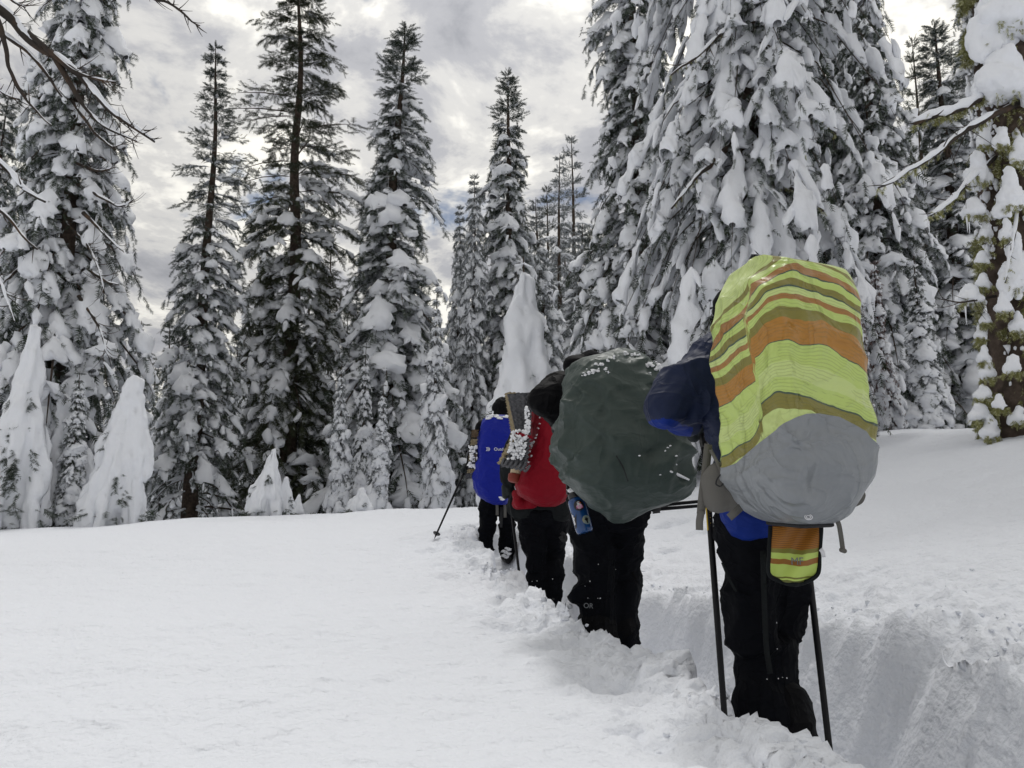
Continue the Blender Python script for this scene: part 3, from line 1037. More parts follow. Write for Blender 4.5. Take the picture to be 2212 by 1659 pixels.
M['foam_tan'] = mat('tan_foam', (0.25, 0.2, 0.12), 0.9, 0.1, vary=(40, (0.33, 0.28, 0.19)))
M['foam_brown'] = mat('brown_foam', (0.11, 0.075, 0.05), 0.9, 0.1, vary=(30, (0.16, 0.12, 0.08)))
M['cream'] = mat('cream_print', (0.62, 0.50, 0.33), 0.5, 0.3)
M['rust'] = mat('rust_red_cap', (0.22, 0.035, 0.022), 0.5, 0.3)
M['white_print'] = mat('white_print', (0.75, 0.75, 0.78), 0.6, 0.2)
M['grey_print'] = mat('grey_print', (0.16, 0.17, 0.18), 0.6, 0.2)
M['bottle'] = mat('blue_bottle', (0.004, 0.05, 0.18), 0.22, 0.5, coat=0.3)
M['black_plastic'] = mat('black_plastic', (0.01, 0.01, 0.012), 0.35, 0.5)
M['pink'] = mat('pink_print', (0.75, 0.22, 0.42), 0.6, 0.2)
M['orange'] = mat('orange_print', (0.6, 0.10, 0.03), 0.6, 0.2)
M['sky_print'] = mat('pale_sticker', (0.16, 0.27, 0.33), 0.5, 0.3, vary=(30, (0.35, 0.33, 0.20)))
M['glass'] = mat('dark_lens', (0.01, 0.01, 0.012), 0.1, 0.7)


def crease(nt, b, vec, strength):
    """crumpled-nylon relief: ridged, stretched noise in two directions"""
    prev = None
    for (scl, rot, sc_, dist, st) in (((1.0, 1.0, 0.35), (0.3, 0, 0.5), 7.0, 0.05, 1.0), ((0.5, 1.0, 1.4), (0, 0.7, 0.2), 9.0, 0.035, 0.8), ((1, 1, 1), (0, 0, 0), 24.0, 0.006, 0.4)):
        mp = nt.nodes.new('ShaderNodeMapping')
        mp.inputs['Scale'].default_value = scl
        mp.inputs['Rotation'].default_value = rot
        nt.links.new(vec, mp.inputs[0])
        n1 = nt.nodes.new('ShaderNodeTexNoise')
        n1.inputs['Scale'].default_value = sc_
        n1.inputs['Detail'].default_value = 2.5
        n1.inputs['Distortion'].default_value = 0.6
        nt.links.new(mp.outputs[0], n1.inputs['Vector'])
        a1 = nt.nodes.new('ShaderNodeMath')
        a1.operation = 'SUBTRACT'
        a1.inputs[1].default_value = 0.5
        nt.links.new(n1.outputs['Fac'], a1.inputs[0])
        a2 = nt.nodes.new('ShaderNodeMath')
        a2.operation = 'ABSOLUTE'
        nt.links.new(a1.outputs[0], a2.inputs[0])
        a3 = nt.nodes.new('ShaderNodeMath')
        a3.operation = 'POWER'
        a3.inputs[1].default_value = 0.6
        nt.links.new(a2.outputs[0], a3.inputs[0])
        bp = nt.nodes.new('ShaderNodeBump')
        bp.invert = True
        bp.inputs['Strength'].default_value = strength * st
        bp.inputs['Distance'].default_value = dist
        nt.links.new(a3.outputs[0], bp.inputs['Height'])
        if prev:
            nt.links.new(prev.outputs[0], bp.inputs['Normal'])
        prev = bp
    nt.links.new(prev.outputs[0], b.inputs['Normal'])


for _m, _s in (('green_tarp', 0.28), ('red_nylon', 0.3), ('blue_nylon', 0.35), ('grey_nylon', 0.5), ('navy', 0.4), ('royal', 0.4), ('black_cloth', 0.6), ('pants', 0.6), ('softgrey', 0.4)):
    _nt = M[_m].node_tree
    _tc = _nt.nodes.new('ShaderNodeTexCoord')
    crease(_nt, _nt.nodes['Principled BSDF'], _tc.outputs['Object'], _s)


def print_mat():
    """lime rain-cover print: wavy lime, orange and olive strata with fine contour lines"""
    m = bpy.data.materials.new('strata_print')
    m.use_nodes = True
    nt = m.node_tree
    b = nt.nodes['Principled BSDF']
    b.inputs['Roughness'].default_value = 0.34
    b.inputs['Specular IOR Level'].default_value = 0.5

    def N(t, **kw):
        n = nt.nodes.new(t)
        for k, v in kw.items():
            setattr(n, k, v)
        return n

    def mth(op, a, c=None):
        n = N('ShaderNodeMath', operation=op)
        for k, v in enumerate((a, c)):
            if v is None:
                continue
            if isinstance(v, (int, float)):
                n.inputs[k].default_value = v
            else:
                nt.links.new(v, n.inputs[k])
        return n.outputs[0]

    def noise(sx, sy, scale, detail, off=0.0):
        mp = N('ShaderNodeMapping')
        mp.inputs['Scale'].default_value = (sx, sy, 1)
        mp.inputs['Location'].default_value = (off, off * 0.7, off)
        nt.links.new(uv.outputs['UV'], mp.inputs[0])
        n = N('ShaderNodeTexNoise')
        n.inputs['Scale'].default_value = scale
        n.inputs['Detail'].default_value = detail
        nt.links.new(mp.outputs[0], n.inputs['Vector'])
        return n.outputs['Fac']
    uv = N('ShaderNodeTexCoord')
    sp = N('ShaderNodeSeparateXYZ')
    nt.links.new(uv.outputs['UV'], sp.inputs[0])
    warp = mth('MULTIPLY', mth('SUBTRACT', noise(3.0, 1.2, 1.3, 1.5, 2.3), 0.5), 0.24)
    warp2 = mth('MULTIPLY', mth('SUBTRACT', noise(9, 4, 1.6, 2, 5.1), 0.5), 0.03)
    h = mth('ADD', sp.outputs[1], mth('ADD', warp, warp2))
    r = N('ShaderNodeValToRGB')
    cr = r.color_ramp
    cr.interpolation = 'CONSTANT'
    LI, LP, OR, OL, TE, BR = (0.50, 0.63, 0.17), (0.56, 0.67, 0.24), (0.42, 0.19, 0.026), (0.22, 0.195, 0.035), (0.05, 0.085, 0.06), (0.36, 0.17, 0.045)
    seq = [(0.0, LI), (0.03, OL), (0.075, LI), (0.13, LP), (0.235, OL), (0.295, TE), (0.302, LI), (0.36, LP), (0.43, LI), (0.52, TE), (0.527, OR), (0.62, OL), (0.665, LI), (0.70, BR), (0.73, LP),
           (0.76, TE), (0.768, OL), (0.80, LI), (0.835, TE), (0.842, BR), (0.885, LI), (0.93, OL), (0.96, LP)]
    while len(cr.elements) < len(seq):
        cr.elements.new(0.5)
    for e, (p, c) in zip(cr.elements, seq):
        e.position = p
        e.color = (*c, 1)
    nt.links.new(h, r.inputs[0])
    # fine contour lines, in drifts
    fr = mth('FRACT', mth('MULTIPLY', mth('ADD', h, mth('MULTIPLY', noise(10, 4, 1.5, 1, 9.0), 0.03)), 70))
    line = mth('GREATER_THAN', fr, 0.70)
    drift = mth('GREATER_THAN', noise(2.5, 5.5, 2.0, 2, 13.0), 0.46)
    fac = mth('MULTIPLY', mth('MULTIPLY', line, drift), 0.22)
    mx = N('ShaderNodeMix', data_type='RGBA')
    nt.links.new(fac, mx.inputs['Factor'])
    nt.links.new(r.outputs[0], mx.inputs[6])
    mx.inputs[7].default_value = (0.10, 0.12, 0.04, 1)
    nt.links.new(mx.outputs[2], b.inputs['Base Color'])
    crease(nt, b, uv.outputs['Object'], 0.6)
    return m


M['strata'] = print_mat()


def pack_surface(rows, heading, wa, wb, expo, amp, seed, nc=96, nr=64, fold=None, near=0.0):
    """rows: (py, L, R, Yc, depth) from top to bottom in the picture; returns function grid P (nr,nc,3), uv"""
    rows = sorted(rows, key=lambda r: r[0])
    py = np.array([r[0] for r in rows], float)
    L = np.array([at(r[1], r[0], r[3]) for r in rows])
    R = np.array([at(r[2], r[0], r[3] - near) + np.array([0, near, 0]) for r in rows])
    L[:, 2] = R[:, 2]
    dep = np.array([r[4] for r in rows])
    yy = np.linspace(py[0], py[-1], nr)
    Li = np.stack([np.interp(yy, py, L[:, j]) for j in range(3)], -1)
    Ri = np.stack([np.interp(yy, py, R[:, j]) for j in range(3)], -1)
    di = np.interp(yy, py, dep)
    for _ in range(2):
        for A in (Li, Ri):
            A[1:-1] = 0.25 * A[:-2] + 0.5 * A[1:-1] + 0.25 * A[2:]
    ph = np.arange(nc) / nc * 2 * math.pi - math.pi / 2        # start at the hiker's side, go round
    a = np.sign(np.cos(ph)) * np.abs(np.cos(ph)) ** (2 / expo) * wa
    b = np.sign(np.sin(ph)) * np.abs(np.sin(ph)) ** (2 / expo) * wb
    f = np.array([math.sin(heading), math.cos(heading)])       # towards the hiker's front
    e1 = np.array([f[1], -f[0]])
    xy = a[:, None] * e1[None] - b[:, None] * f[None]
    xy = xy - (xy.max(0) + xy.min(0)) / 2
    hx = xy[:, 0].max()
    nx_, ny_ = xy[:, 0] / hx, xy[:, 1] / hx
    cen = (Li + Ri) / 2
    hw = np.linalg.norm(Ri - Li, axis=1) / 2
    P = np.zeros((nr, nc, 3))
    P[..., 0] = cen[:, None, 0] + hw[:, None] * nx_[None]
    P[..., 1] = cen[:, None, 1] + (di * 1.0)[:, None] * ny_[None] / np.abs(ny_).max()
    P[..., 2] = cen[:, None, 2]
    nrm = np.zeros_like(P)
    nrm[..., 0] = nx_[None]
    nrm[..., 1] = ny_[None]
    nrm = unit(nrm)
    Q = P * np.array([1.0, 1.0, 1.0])
    w1 = fbm(Q + seed, 5.0, 3)
    w4 = (1 - np.abs(fbm((Q @ np.array([[0.7, 0, -0.7], [0, 1, 0], [0.7, 0, 0.7]])) * np.array([0.8, 0.8, 2.4]) + seed + 90, 6.0, 2))) ** 4
    w2 = (1 - np.abs(fbm(Q * np.array([1.6, 1.6, 0.8]) + seed + 30, 4.0, 2))) ** 4
    w3 = (1 - np.abs(fbm((Q @ np.array([[0.8, 0, 0.6], [0, 1, 0], [-0.6, 0, 0.8]])) * np.array([0.7, 0.7, 2.6]) + seed + 60, 3.2, 2))) ** 5
    edge = np.sin(np.linspace(0, 1, nr) * math.pi)[:, None] ** 0.5
    d = amp * (0.6 * w1 + 1.3 * (w2 - 0.3) + 1.2 * (w3 - 0.25) + 0.7 * (w4 - 0.3)) * (0.35 + 0.65 * edge)
    if fold is not None:
        d = d + fold(P)
    P = P + nrm * d[..., None]
    arc = np.concatenate([[0], np.cumsum(np.linalg.norm(np.diff(xy, axis=0), axis=1))])
    U = np.broadcast_to(arc[None], (nr, nc))
    return P, U, nrm


def grid_faces(nr, nc, wrap=True, off=0):
    iu = np.arange(nr - 1)[:, None]
    iv = np.arange(nc if wrap else nc - 1)[None]
    return (np.stack([iu * nc + iv, (iu + 1) * nc + iv, (iu + 1) * nc + (iv + 1) % nc, iu * nc + (iv + 1) % nc], -1) + off).reshape(-1, 4)


def pack_mesh(name, P, U=None, cap_top=True, cap_bot=True):
    nr, nc = P.shape[:2]
    V = P.reshape(-1, 3)
    q = grid_faces(nr, nc)
    t = []
    k = len(V)
    zt = P[0, :, 2].max()
    if cap_top:
        V = np.vstack([V, P[0].mean(0)])
        t += [(k, j, (j + 1) % nc) for j in range(nc)]
        k += 1
    if cap_bot:
        V = np.vstack([V, P[-1].mean(0)])
        t += [(k, (nr - 1) * nc + (j + 1) % nc, (nr - 1) * nc + j) for j in range(nc)]
    uv = None
    if U is not None:
        uv = np.stack([U.reshape(-1), P[..., 2].reshape(-1)], -1)
        uv = np.vstack([uv, np.zeros((len(V) - len(uv), 2))])
    return mesh_np(name, V, [q, np.array(t)] if len(t) else [q], True, uv=uv)


# ------------------------------------------------------------------ people
def hand_parts(c, grip, out, scale=1.0, side=1.0, th=1.0):
    """a hand closed round a shaft through c along grip; out points from the shaft to the back of the hand"""
    g = unit(grip)
    o = unit(out - g * np.dot(out, g))
    f = np.cross(g, o) * side                      # direction the knuckles face
    R = 0.017 * scale
    parts = []
    palm = c + o * (R + 0.014)
    parts.append(capsule(palm + g * 0.032 * scale - f * 0.02, palm - g * 0.034 * scale - f * 0.02, 0.019 * th, 0.021 * th))
    parts.append(capsule(palm + g * 0.030 * scale + f * 0.012, palm - g * 0.030 * scale + f * 0.012, 0.016 * th, 0.016 * th))
    for k, ln in enumerate((0.92, 1.0, 0.95, 0.78)):
        z = (0.030 - 0.021 * k) * scale
        b = palm + g * z + f * 0.026
        k1 = c + g * z + f * (R + 0.024) * ln + o * 0.006
        k2 = c + g * z + f * (R + 0.008) - o * (R + 0.008) * ln
        k3 = c + g * z - f * 0.010 - o * (R + 0.010)
        parts += [capsule(b, k1, 0.0105 * th, 0.010 * th, 10, 4), capsule(k1, k2, 0.010 * th, 0.0092 * th, 10, 4), capsule(k2, k3, 0.0092 * th, 0.008 * th, 10, 4)]
    tb = palm + g * 0.030 * scale - f * 0.03
    t1 = c + g * 0.05 * scale - f * 0.030 - o * 0.004
    t2 = c + g * 0.052 * scale + f * 0.008 - o * (R + 0.008)
    parts += [capsule(tb, t1, 0.0135 * th, 0.0115 * th, 10, 4), capsule(t1, t2, 0.0115 * th, 0.0095 * th, 10, 4)]
    return parts


def build_person(label, J, face, jacket, pants, group='hikers walking in single file along the trench', hat=None, jkt_mats=None, jkt_slots=None, jr=1.0, pr=1.0,
                 pant_extra=(), jacket_extra=(), seed=0, pant_stretch=1.0, boots=True, gl=True, jvox=0.012):
    base = J['pelvis'].copy()
    base[2] = min(J['ankL'][2], J['ankR'][2]) - 0.08
    e = empty('person', base, label, 'person', group)
    inv = Matrix.Translation(-Vector(base))

    def child(name, me, mats, parent=e):
        me.transform(inv)
        return put(name, me, mats, parent)
    f = unit(np.array([face[0], face[1], 0.0]))
    lft = np.array([-f[1], f[0], 0.0])
    up = np.array([0, 0, 1.0])
    hd = J['head']
    hf = unit(np.array([J.get('look', f)[0], J.get('look', f)[1], 0]))
    hl = np.array([-hf[1], hf[0], 0.0])
    ax = np.stack([hl, hf, up])
    B = [ellip(hd, (0.076, 0.094, 0.112), ax), ellip(hd + hf * 0.045 - up * 0.06, (0.052, 0.05, 0.06), ax), capsule(hd + hf * 0.09 + up * 0.012, hd + hf * 0.112 - up * 0.025, 0.010, 0.016, 8, 3),
         ellip(hd + hl * 0.078 - hf * 0.005, (0.012, 0.02, 0.032), ax), ellip(hd - hl * 0.078 - hf * 0.005, (0.012, 0.02, 0.032), ax),
         ellip(hd + hf * 0.086 - up * 0.055, (0.024, 0.014, 0.011), ax), capsule(hd + hl * 0.035 + hf * 0.082 + up * 0.028, hd - hl * 0.035 + hf * 0.082 + up * 0.028, 0.012, 0.012, 8, 3),
         capsule(hd - up * 0.06, J['neck'], 0.055, 0.06), capsule(J['shL'], J['shR'], 0.065, 0.065), capsule(J['neck'], J['chest'], 0.07, 0.12), ellip(J['chest'], (0.15, 0.105, 0.16), np.stack([lft, f, up])),
         capsule(J['chest'], J['pelvis'], 0.12, 0.115), ellip(J['pelvis'], (0.14, 0.10, 0.10), np.stack([lft, f, up]))]
    for s in 'LR':
        B += [capsule(J['sh' + s], J['el' + s], 0.05, 0.04), capsule(J['el' + s], J['wr' + s], 0.042, 0.028), capsule(J['hip' + s], J['kn' + s], 0.070, 0.050), capsule(J['kn' + s], J['ank' + s], 0.050, 0.036),
              capsule(J['ank' + s] - f * 0.03 - up * 0.02, J['ank' + s] + f * 0.13 - up * 0.045, 0.035, 0.028)]
        B += hand_parts(J['hand' + s], J['grip' + s], J['wr' + s] - J['hand' + s] + lft * (0.03 if s == 'L' else -0.03), 1.0, 1.0 if s == 'L' else -1.0, 0.85)
        B += [capsule(J['wr' + s], J['hand' + s], 0.026, 0.02)]
    child('body', union(B, 0.013, 3), M['body'])
    # trousers
    PP = [ellip(J['pelvis'] - up * 0.02, (0.175 * pr, 0.135 * pr, 0.14), np.stack([lft, f, up]))]
    for s in 'LR':
        PP += [capsule(J['hip' + s], J['kn' + s], 0.108 * pr, 0.085 * pr * pant_stretch), capsule(J['kn' + s], J['ank' + s] + up * 0.02, 0.085 * pr * pant_stretch, 0.078 * pr * pant_stretch)]
    PP += list(pant_extra)
    pm = wrinkle(union(PP, 0.012, 4), 0.024, 5.0, (1, 1, 1.6), seed + 3, 0.75)
    pm = wrinkle(pm, 0.007, 14.0, (0.8, 0.8, 1.6), seed + 13, 0.6)
    child('trousers', pm, pants)
    # jacket
    JJ = [capsule(J['shL'] - lft * 0.02, J['shR'] + lft * 0.02, 0.088 * jr, 0.088 * jr), ellip(J['chest'], (0.185 * jr, 0.14 * jr, 0.19), np.stack([lft, f, up])), capsule(J['neck'] + up * 0.02, J['chest'], 0.075 * jr, 0.12),
          capsule(J['chest'] - up * 0.05, J['pelvis'] + up * 0.04, 0.145 * jr, 0.15 * jr), ellip(J['pelvis'] + up * 0.01, (0.188 * jr, 0.15 * jr, 0.12), np.stack([lft, f, up]))]
    for s in 'LR':
        JJ += [capsule(J['sh' + s], J['el' + s], 0.085 * jr, 0.070 * jr), capsule(J['el' + s], J['wr' + s], 0.072 * jr, 0.050 * jr)]
    JJ += list(jacket_extra)
    jm = wrinkle(union(JJ, jvox, 4), 0.020, 5.0, (1, 1, 1.0), seed, 0.75)
    jm = wrinkle(jm, 0.006, 15.0, (1, 1, 1.2), seed + 7, 0.6)
    if jkt_slots is not None:
        slots_by(jm, jkt_slots)
    child('jacket', jm, jkt_mats or jacket)
    for s in 'LR':
        if gl:
            w = J['wr' + s]
            hp = hand_parts(J['hand' + s], J['grip' + s], w - J['hand' + s] + lft * (0.03 if s == 'L' else -0.03), 1.15, 1.0 if s == 'L' else -1.0, 1.25)
            hp += [capsule(w, J['hand' + s] + unit(w - J['hand' + s]) * 0.02, 0.046, 0.036)]
            child('glove', union(hp, 0.0065, 2), M['glove'])
        if boots:
            a = J['ank' + s]
            bt = [capsule(a + up * 0.05, a - up * 0.03, 0.058, 0.055), capsule(a - f * 0.04 - up * 0.045, a + f * 0.16 - up * 0.055, 0.048, 0.043), capsule(a - f * 0.05 - up * 0.07, a + f * 0.17 - up * 0.075, 0.034, 0.034)]
            child('boot', union(bt, 0.012, 2), M['boot'])
    if hat:
        hb = [ellip(hd + up * 0.03, (0.092, 0.11, 0.105), ax), capsule(hd + up * 0.01 - hl * 0.03, hd + up * 0.01 + hl * 0.03, 0.09, 0.09)]
        hm = union(hb, 0.009, 3)
        # keep only the crown of the head: push the lower cap up into a rolled brim
        v = get_co(hm)
        v[:, 2] = np.maximum(v[:, 2], hd[2] - 0.015)
        hm.vertices.foreach_set('co', v.astype(np.float32).ravel())
        child('hat', wrinkle(hm, 0.006, 14, (1, 1, 1), seed), M[hat])
    return e, child


def trek_pole(p_tip, p_top, label, grip_len=0.16, r=0.0085, group='trekking poles', letters=False, clamp=True, sink=0.0):
    p_tip, p_top = np.asarray(p_tip, float), np.asarray(p_top, float)
    d = unit(p_top - p_tip)
    p_tip = p_tip - d * sink
    ln = np.linalg.norm(p_top - p_tip)
    e = empty('trekking_pole', p_tip, label, 'trekking pole', group)

    def loc(p):
        return np.asarray(p) - p_tip
    smooth_obj('shaft', [sweep([loc(p_tip + d * 0.03), loc(p_tip + d * ln * 0.5), loc(p_top - d * grip_len)], [r * 0.8, r, r * 1.08], 12)], M['pole'], e)
    smooth_obj('tip', [sweep([loc(p_tip), loc(p_tip + d * 0.05)], [0.003, r * 0.8], 10)], M['pole'], e)
    smooth_obj('basket', [sweep([loc(p_tip + d * 0.055), loc(p_tip + d * 0.062), loc(p_tip + d * 0.075)], [0.036, 0.04, 0.012], 16)], M['black_plastic'], e)
    g0 = p_top - d * grip_len
    gr = [sweep([loc(g0), loc(g0 + d * 0.03), loc(g0 + d * 0.07), loc(g0 + d * 0.12), loc(p_top - d * 0.015), loc(p_top)], [0.013, 0.017, 0.0155, 0.017, 0.021, 0.012], 12)]
    smooth_obj('grip', gr, M['black_plastic'], e)
    if clamp:
        c0 = p_tip + d * ln * 0.55
        sd = unit(np.cross(d, [0, 1, 0.1]))
        smooth_obj('clamp', [sweep([loc(c0), loc(c0 + d * 0.012), loc(c0 + d * 0.04), loc(c0 + d * 0.05)], [r, r * 1.5, r * 1.5, r], 10),
                             sweep([loc(c0 + d * 0.006 + sd * r * 1.6), loc(c0 + d * 0.045 + sd * r * 1.9)], [0.005, 0.004], 6)], M['black_plastic'], e)
    return e


def J_from(px, f):
    """joints given as (px, py, Y)"""
    return {k: at(*v) for k, v in px.items()}

# ================================================================== hiker with the striped pack (nearest)
UP = np.array([0, 0, 1.0])


def clod(c, r, seed, squash=0.6, n=2):
    """a lump of snow as one small mesh: V, faces"""
    bm = bmesh.new()
    bmesh.ops.create_icosphere(bm, subdivisions=n, radius=1.0)
    V = np.array([v.co[:] for v in bm.verts])
    Fc = np.array([[v.index for v in f.verts] for f in bm.faces])
    bm.free()
    d = 1 + 0.45 * fbm(V + seed * 7.7, 1.7, 3)
    return V * d[:, None] * np.asarray(r) * np.array([1, 1, squash]) + np.asarray(c), None, Fc


def crumbs(p, r, seed):
    rs_ = np.random.RandomState(seed + 900)
    return [clod(np.asarray(p) + rs_.normal(0, 0.55, 3) * r * np.array([1, 0.3, 0.7]), np.array([1, 0.7, 0.8]) * r * rs_.uniform(0.2, 0.6), seed * 13 + k, 0.9, 1) for k in range(9)]


psiA = math.radians(-20)
fA = np.array([math.sin(psiA), math.cos(psiA), 0])
JA = J_from(dict(head=(1606, 672, 2.86), neck=(1612, 745, 2.76), chest=(1628, 880, 2.66), pelvis=(1652, 1105, 2.58), shL=(1545, 800, 2.68), shR=(1725, 800, 2.76), elL=(1452, 858, 2.60), elR=(1800, 930, 2.80),
                 wrL=(1500, 905, 2.90), wrR=(1745, 1010, 3.02), handL=(1517, 930, 2.96), handR=(1722, 1030, 3.06), hipL=(1620, 1150, 2.58), hipR=(1688, 1150, 2.62), knL=(1630, 1410, 2.62), knR=(1676, 1385, 2.74),
                 ankL=(1640, 1650, 2.60), ankR=(1703, 1650, 2.52)), fA)
tipA1 = at(1567, 1572, 2.32)
topA1 = JA['handL'] + UP * 0.06
tipA2 = at(1800, 1690, 2.28)
topA2 = JA['handR'] + UP * 0.06
JA['gripL'] = unit(topA1 - tipA1)
JA['gripR'] = unit(topA2 - tipA2)
zhem = at(1600, 1000, 2.58)[2]
zel = JA['elL'][2]


def slotsA(c, n):
    # royal blue lower body panel and the underside panel of the sleeves
    low = (c[:, 2] < zhem + 0.10 * (c[:, 0] - JA['pelvis'][0]) / 0.2 - 0.02)
    arm = (c[:, 2] < at(1440, 903, 2.6)[2] + 0.10 * (JA['elL'][0] - c[:, 0]) + 0.02 * np.sin(c[:, 1] * 9)) & (c[:, 0] < at(1512, 900, 2.6)[0])
    arm |= c[:, 0] < at(1391, 900, 2.58)[0]
    return np.where(low | arm, 1, 0)


eA, chA = build_person('person in navy and royal blue jacket wearing the lime striped backpack, nearest hiker', JA, fA, None, M['pants'], hat='knit', jkt_mats=[M['navy'], M['royal']], jkt_slots=slotsA, seed=1, jr=0.92, pr=0.92, jvox=0.009,
                       jacket_extra=[capsule(at(1615, 745, 2.66), at(1548, 772, 2.66), 0.11, 0.105), capsule(at(1545, 785, 2.66), at(1462, 852, 2.60), 0.10, 0.082), capsule(at(1462, 852, 2.60), at(1440, 880, 2.58), 0.082, 0.078), capsule(at(1560, 850, 2.62), at(1470, 880, 2.62), 0.10, 0.075), capsule(at(1448, 872, 2.60), at(1480, 895, 2.74), 0.075, 0.07), capsule(at(1628, 1060, 2.58), at(1675, 1090, 2.60), 0.125, 0.13),
                                     capsule(at(1615, 1105, 2.58), at(1680, 1105, 2.60), 0.105, 0.10), capsule(at(1590, 860, 2.66), at(1612, 990, 2.62), 0.115, 0.115)],
                       pant_extra=[capsule(at(1640, 1520, 2.58), at(1690, 1650, 2.54), 0.10, 0.10), capsule(at(1665, 1430, 2.66), at(1655, 1450, 2.64), 0.10, 0.10)])
# sunglasses seen past the pack
hdA = JA['head']
hlA = np.array([-fA[1], fA[0], 0])
gA = [sweep([hdA + hlA * 0.086 - fA * 0.01 + UP * 0.018, hdA + hlA * 0.088 + fA * 0.085 + UP * 0.022], [0.0035, 0.0045], 6)]
gA += [ellip(hdA + hlA * s * 0.038 + fA * 0.105 + UP * 0.015, (0.032, 0.006, 0.022), np.stack([hlA, fA, UP]), 14, 8) for s in (-1, 1)]
gA += [sweep([hdA - hlA * 0.086 - fA * 0.01 + UP * 0.018, hdA - hlA * 0.088 + fA * 0.085 + UP * 0.022], [0.0035, 0.0045], 6)]
gm = joined(gA).mesh('sunglasses')
gm.transform(Matrix.Translation(-Vector(eA.location)))
put('sunglasses', gm, M['glass'], eA)
def specks(e, objname, pts, seed, rmin=0.004, rmax=0.011):
    """bits of snow stuck on a garment, found where picture points meet it"""
    ob = [o for o in e.children if o.name.split('.')[0] == objname][0]
    W = get_co(ob.data) + np.asarray(e.location)
    rel = W - np.array([0, 0, CAM_Z])
    pr = rel / rel[:, 1:2]
    rs_ = np.random.RandomState(seed)
    out = []
    for k, (px, py) in enumerate(pts):
        d = at(px, py, 1.0) - np.array([0, 0, CAM_Z])
        dist = np.linalg.norm(pr - d, axis=1)
        cand = np.argsort(dist)[:40]
        c = W[cand[np.argmin(W[cand, 1])]]
        r_ = rs_.uniform(rmin, rmax)
        out.append(clod(c, (r_, r_ * 0.6, r_), seed + k, 0.8, 1))
    me = joined(out).mesh('snow_specks')
    me.transform(Matrix.Translation(-Vector(e.location)))
    return put('snow_specks', me, M['gear_snow'], e, kind='stuff')


def gaiters(e, J, r, vox=0.012):
    for s in 'LR':
        k_, a_ = J['kn' + s], J['ank' + s]
        me = wrinkle(union([capsule(k_ * 0.42 + a_ * 0.58, k_ * 0.2 + a_ * 0.8, r * 0.98, r), capsule(k_ * 0.2 + a_ * 0.8, a_, r, r * 0.92)], vox, 2), 0.008, 12, (1, 1, 1.5), 3)
        me.transform(Matrix.Translation(-Vector(e.location)))
        put('gaiter', me, M['black_cloth'], e)


gaiters(eA, JA, 0.098)
rsx = np.random.RandomState(77)
specks(eA, 'trousers', [(1688, 1395), (1692, 1460), (1700, 1462), (1710, 1465), (1660, 1455)] + [(rsx.uniform(1590, 1720), rsx.uniform(1300, 1600)) for _ in range(2)], 5, 0.0015, 0.003)
# trouser piping and zips
for pts, w, nm in [([(1648, 1190, 2.455), (1651, 1300, 2.48), (1655, 1400, 2.49), (1664, 1455, 2.49)], 0.016, 'trouser_stripe'), ([(1560, 1215, 2.49), (1572, 1245, 2.485), (1590, 1278, 2.49)], 0.007, 'zip')]:
    rb = ribbon(ats(pts), w, 0.004, None, 16, M['softgrey'], nm)
    rb.data.transform(Matrix.Translation(-Vector(eA.location)))
    rb.parent = eA

# --- the striped pack
rowsA = [(555, 1606, 1640, 2.30, 0.09), (558, 1592, 1700, 2.30, 0.13), (566, 1583, 1785, 2.30, 0.15), (578, 1577, 1832, 2.30, 0.165), (592, 1570, 1842, 2.29, 0.17), (615, 1562, 1850, 2.28, 0.175), (650, 1554, 1856, 2.27, 0.18), (700, 1549, 1858, 2.26, 0.185), (760, 1551, 1868, 2.25, 0.19),
         (830, 1560, 1880, 2.24, 0.195), (900, 1572, 1891, 2.23, 0.20), (950, 1574, 1894, 2.23, 0.205), (1000, 1577, 1892, 2.23, 0.205), (1040, 1584, 1880, 2.24, 0.20), (1080, 1604, 1858, 2.25, 0.185), (1110, 1628, 1838, 2.27, 0.165),
         (1130, 1660, 1815, 2.29, 0.13), (1141, 1700, 1780, 2.31, 0.07)]
packA = empty('backpack', at(1710, 1141, 2.28), 'huge backpack under a lime, orange and olive striped rain cover with grey base', 'backpack', 'covered backpacks on the hikers')


def foldA(P):
    # strong creases running down from the left top corner and along the back-left edge
    g = np.zeros(P.shape[:2])
    for (a, b, w, d) in [((1640, 590), (1705, 745), 0.016, 0.016), ((1690, 730), (1700, 950), 0.013, 0.012), ((1600, 600), (1560, 700), 0.02, 0.008), ((1700, 1050), (1690, 940), 0.02, -0.012), ((1590, 1035), (1800, 1100), 0.02, 0.007),
                         ((1735, 925), (1760, 1040), 0.03, -0.010), ((1560, 800), (1650, 870), 0.02, 0.008), ((1640, 760), (1660, 900), 0.015, -0.008), ((1820, 610), (1850, 700), 0.02, 0.008)]:
        pa, pb = at(a[0], a[1], 2.1), at(b[0], b[1], 2.1)
        A2, B2 = pa[[0, 2]], pb[[0, 2]]
        Q = P[..., [0, 2]]
        ab = B2 - A2
        t = np.clip(((Q - A2) @ ab) / (ab @ ab), 0, 1)
        dist = np.linalg.norm(Q - (A2 + t[..., None] * ab), axis=-1)
        g += d * np.exp(-(dist / w) ** 2) * (P[..., 1] < 2.3)
    return g


PA, UA, nA = pack_surface(rowsA, psiA, 0.20, 0.19, 6.0, 0.011, 3, nc=160, nr=130, fold=foldA, near=0.085)
ztop, zbot = PA[..., 2].max(), PA[..., 2].min()
hgt = (PA[..., 2] - zbot) / (ztop - zbot)
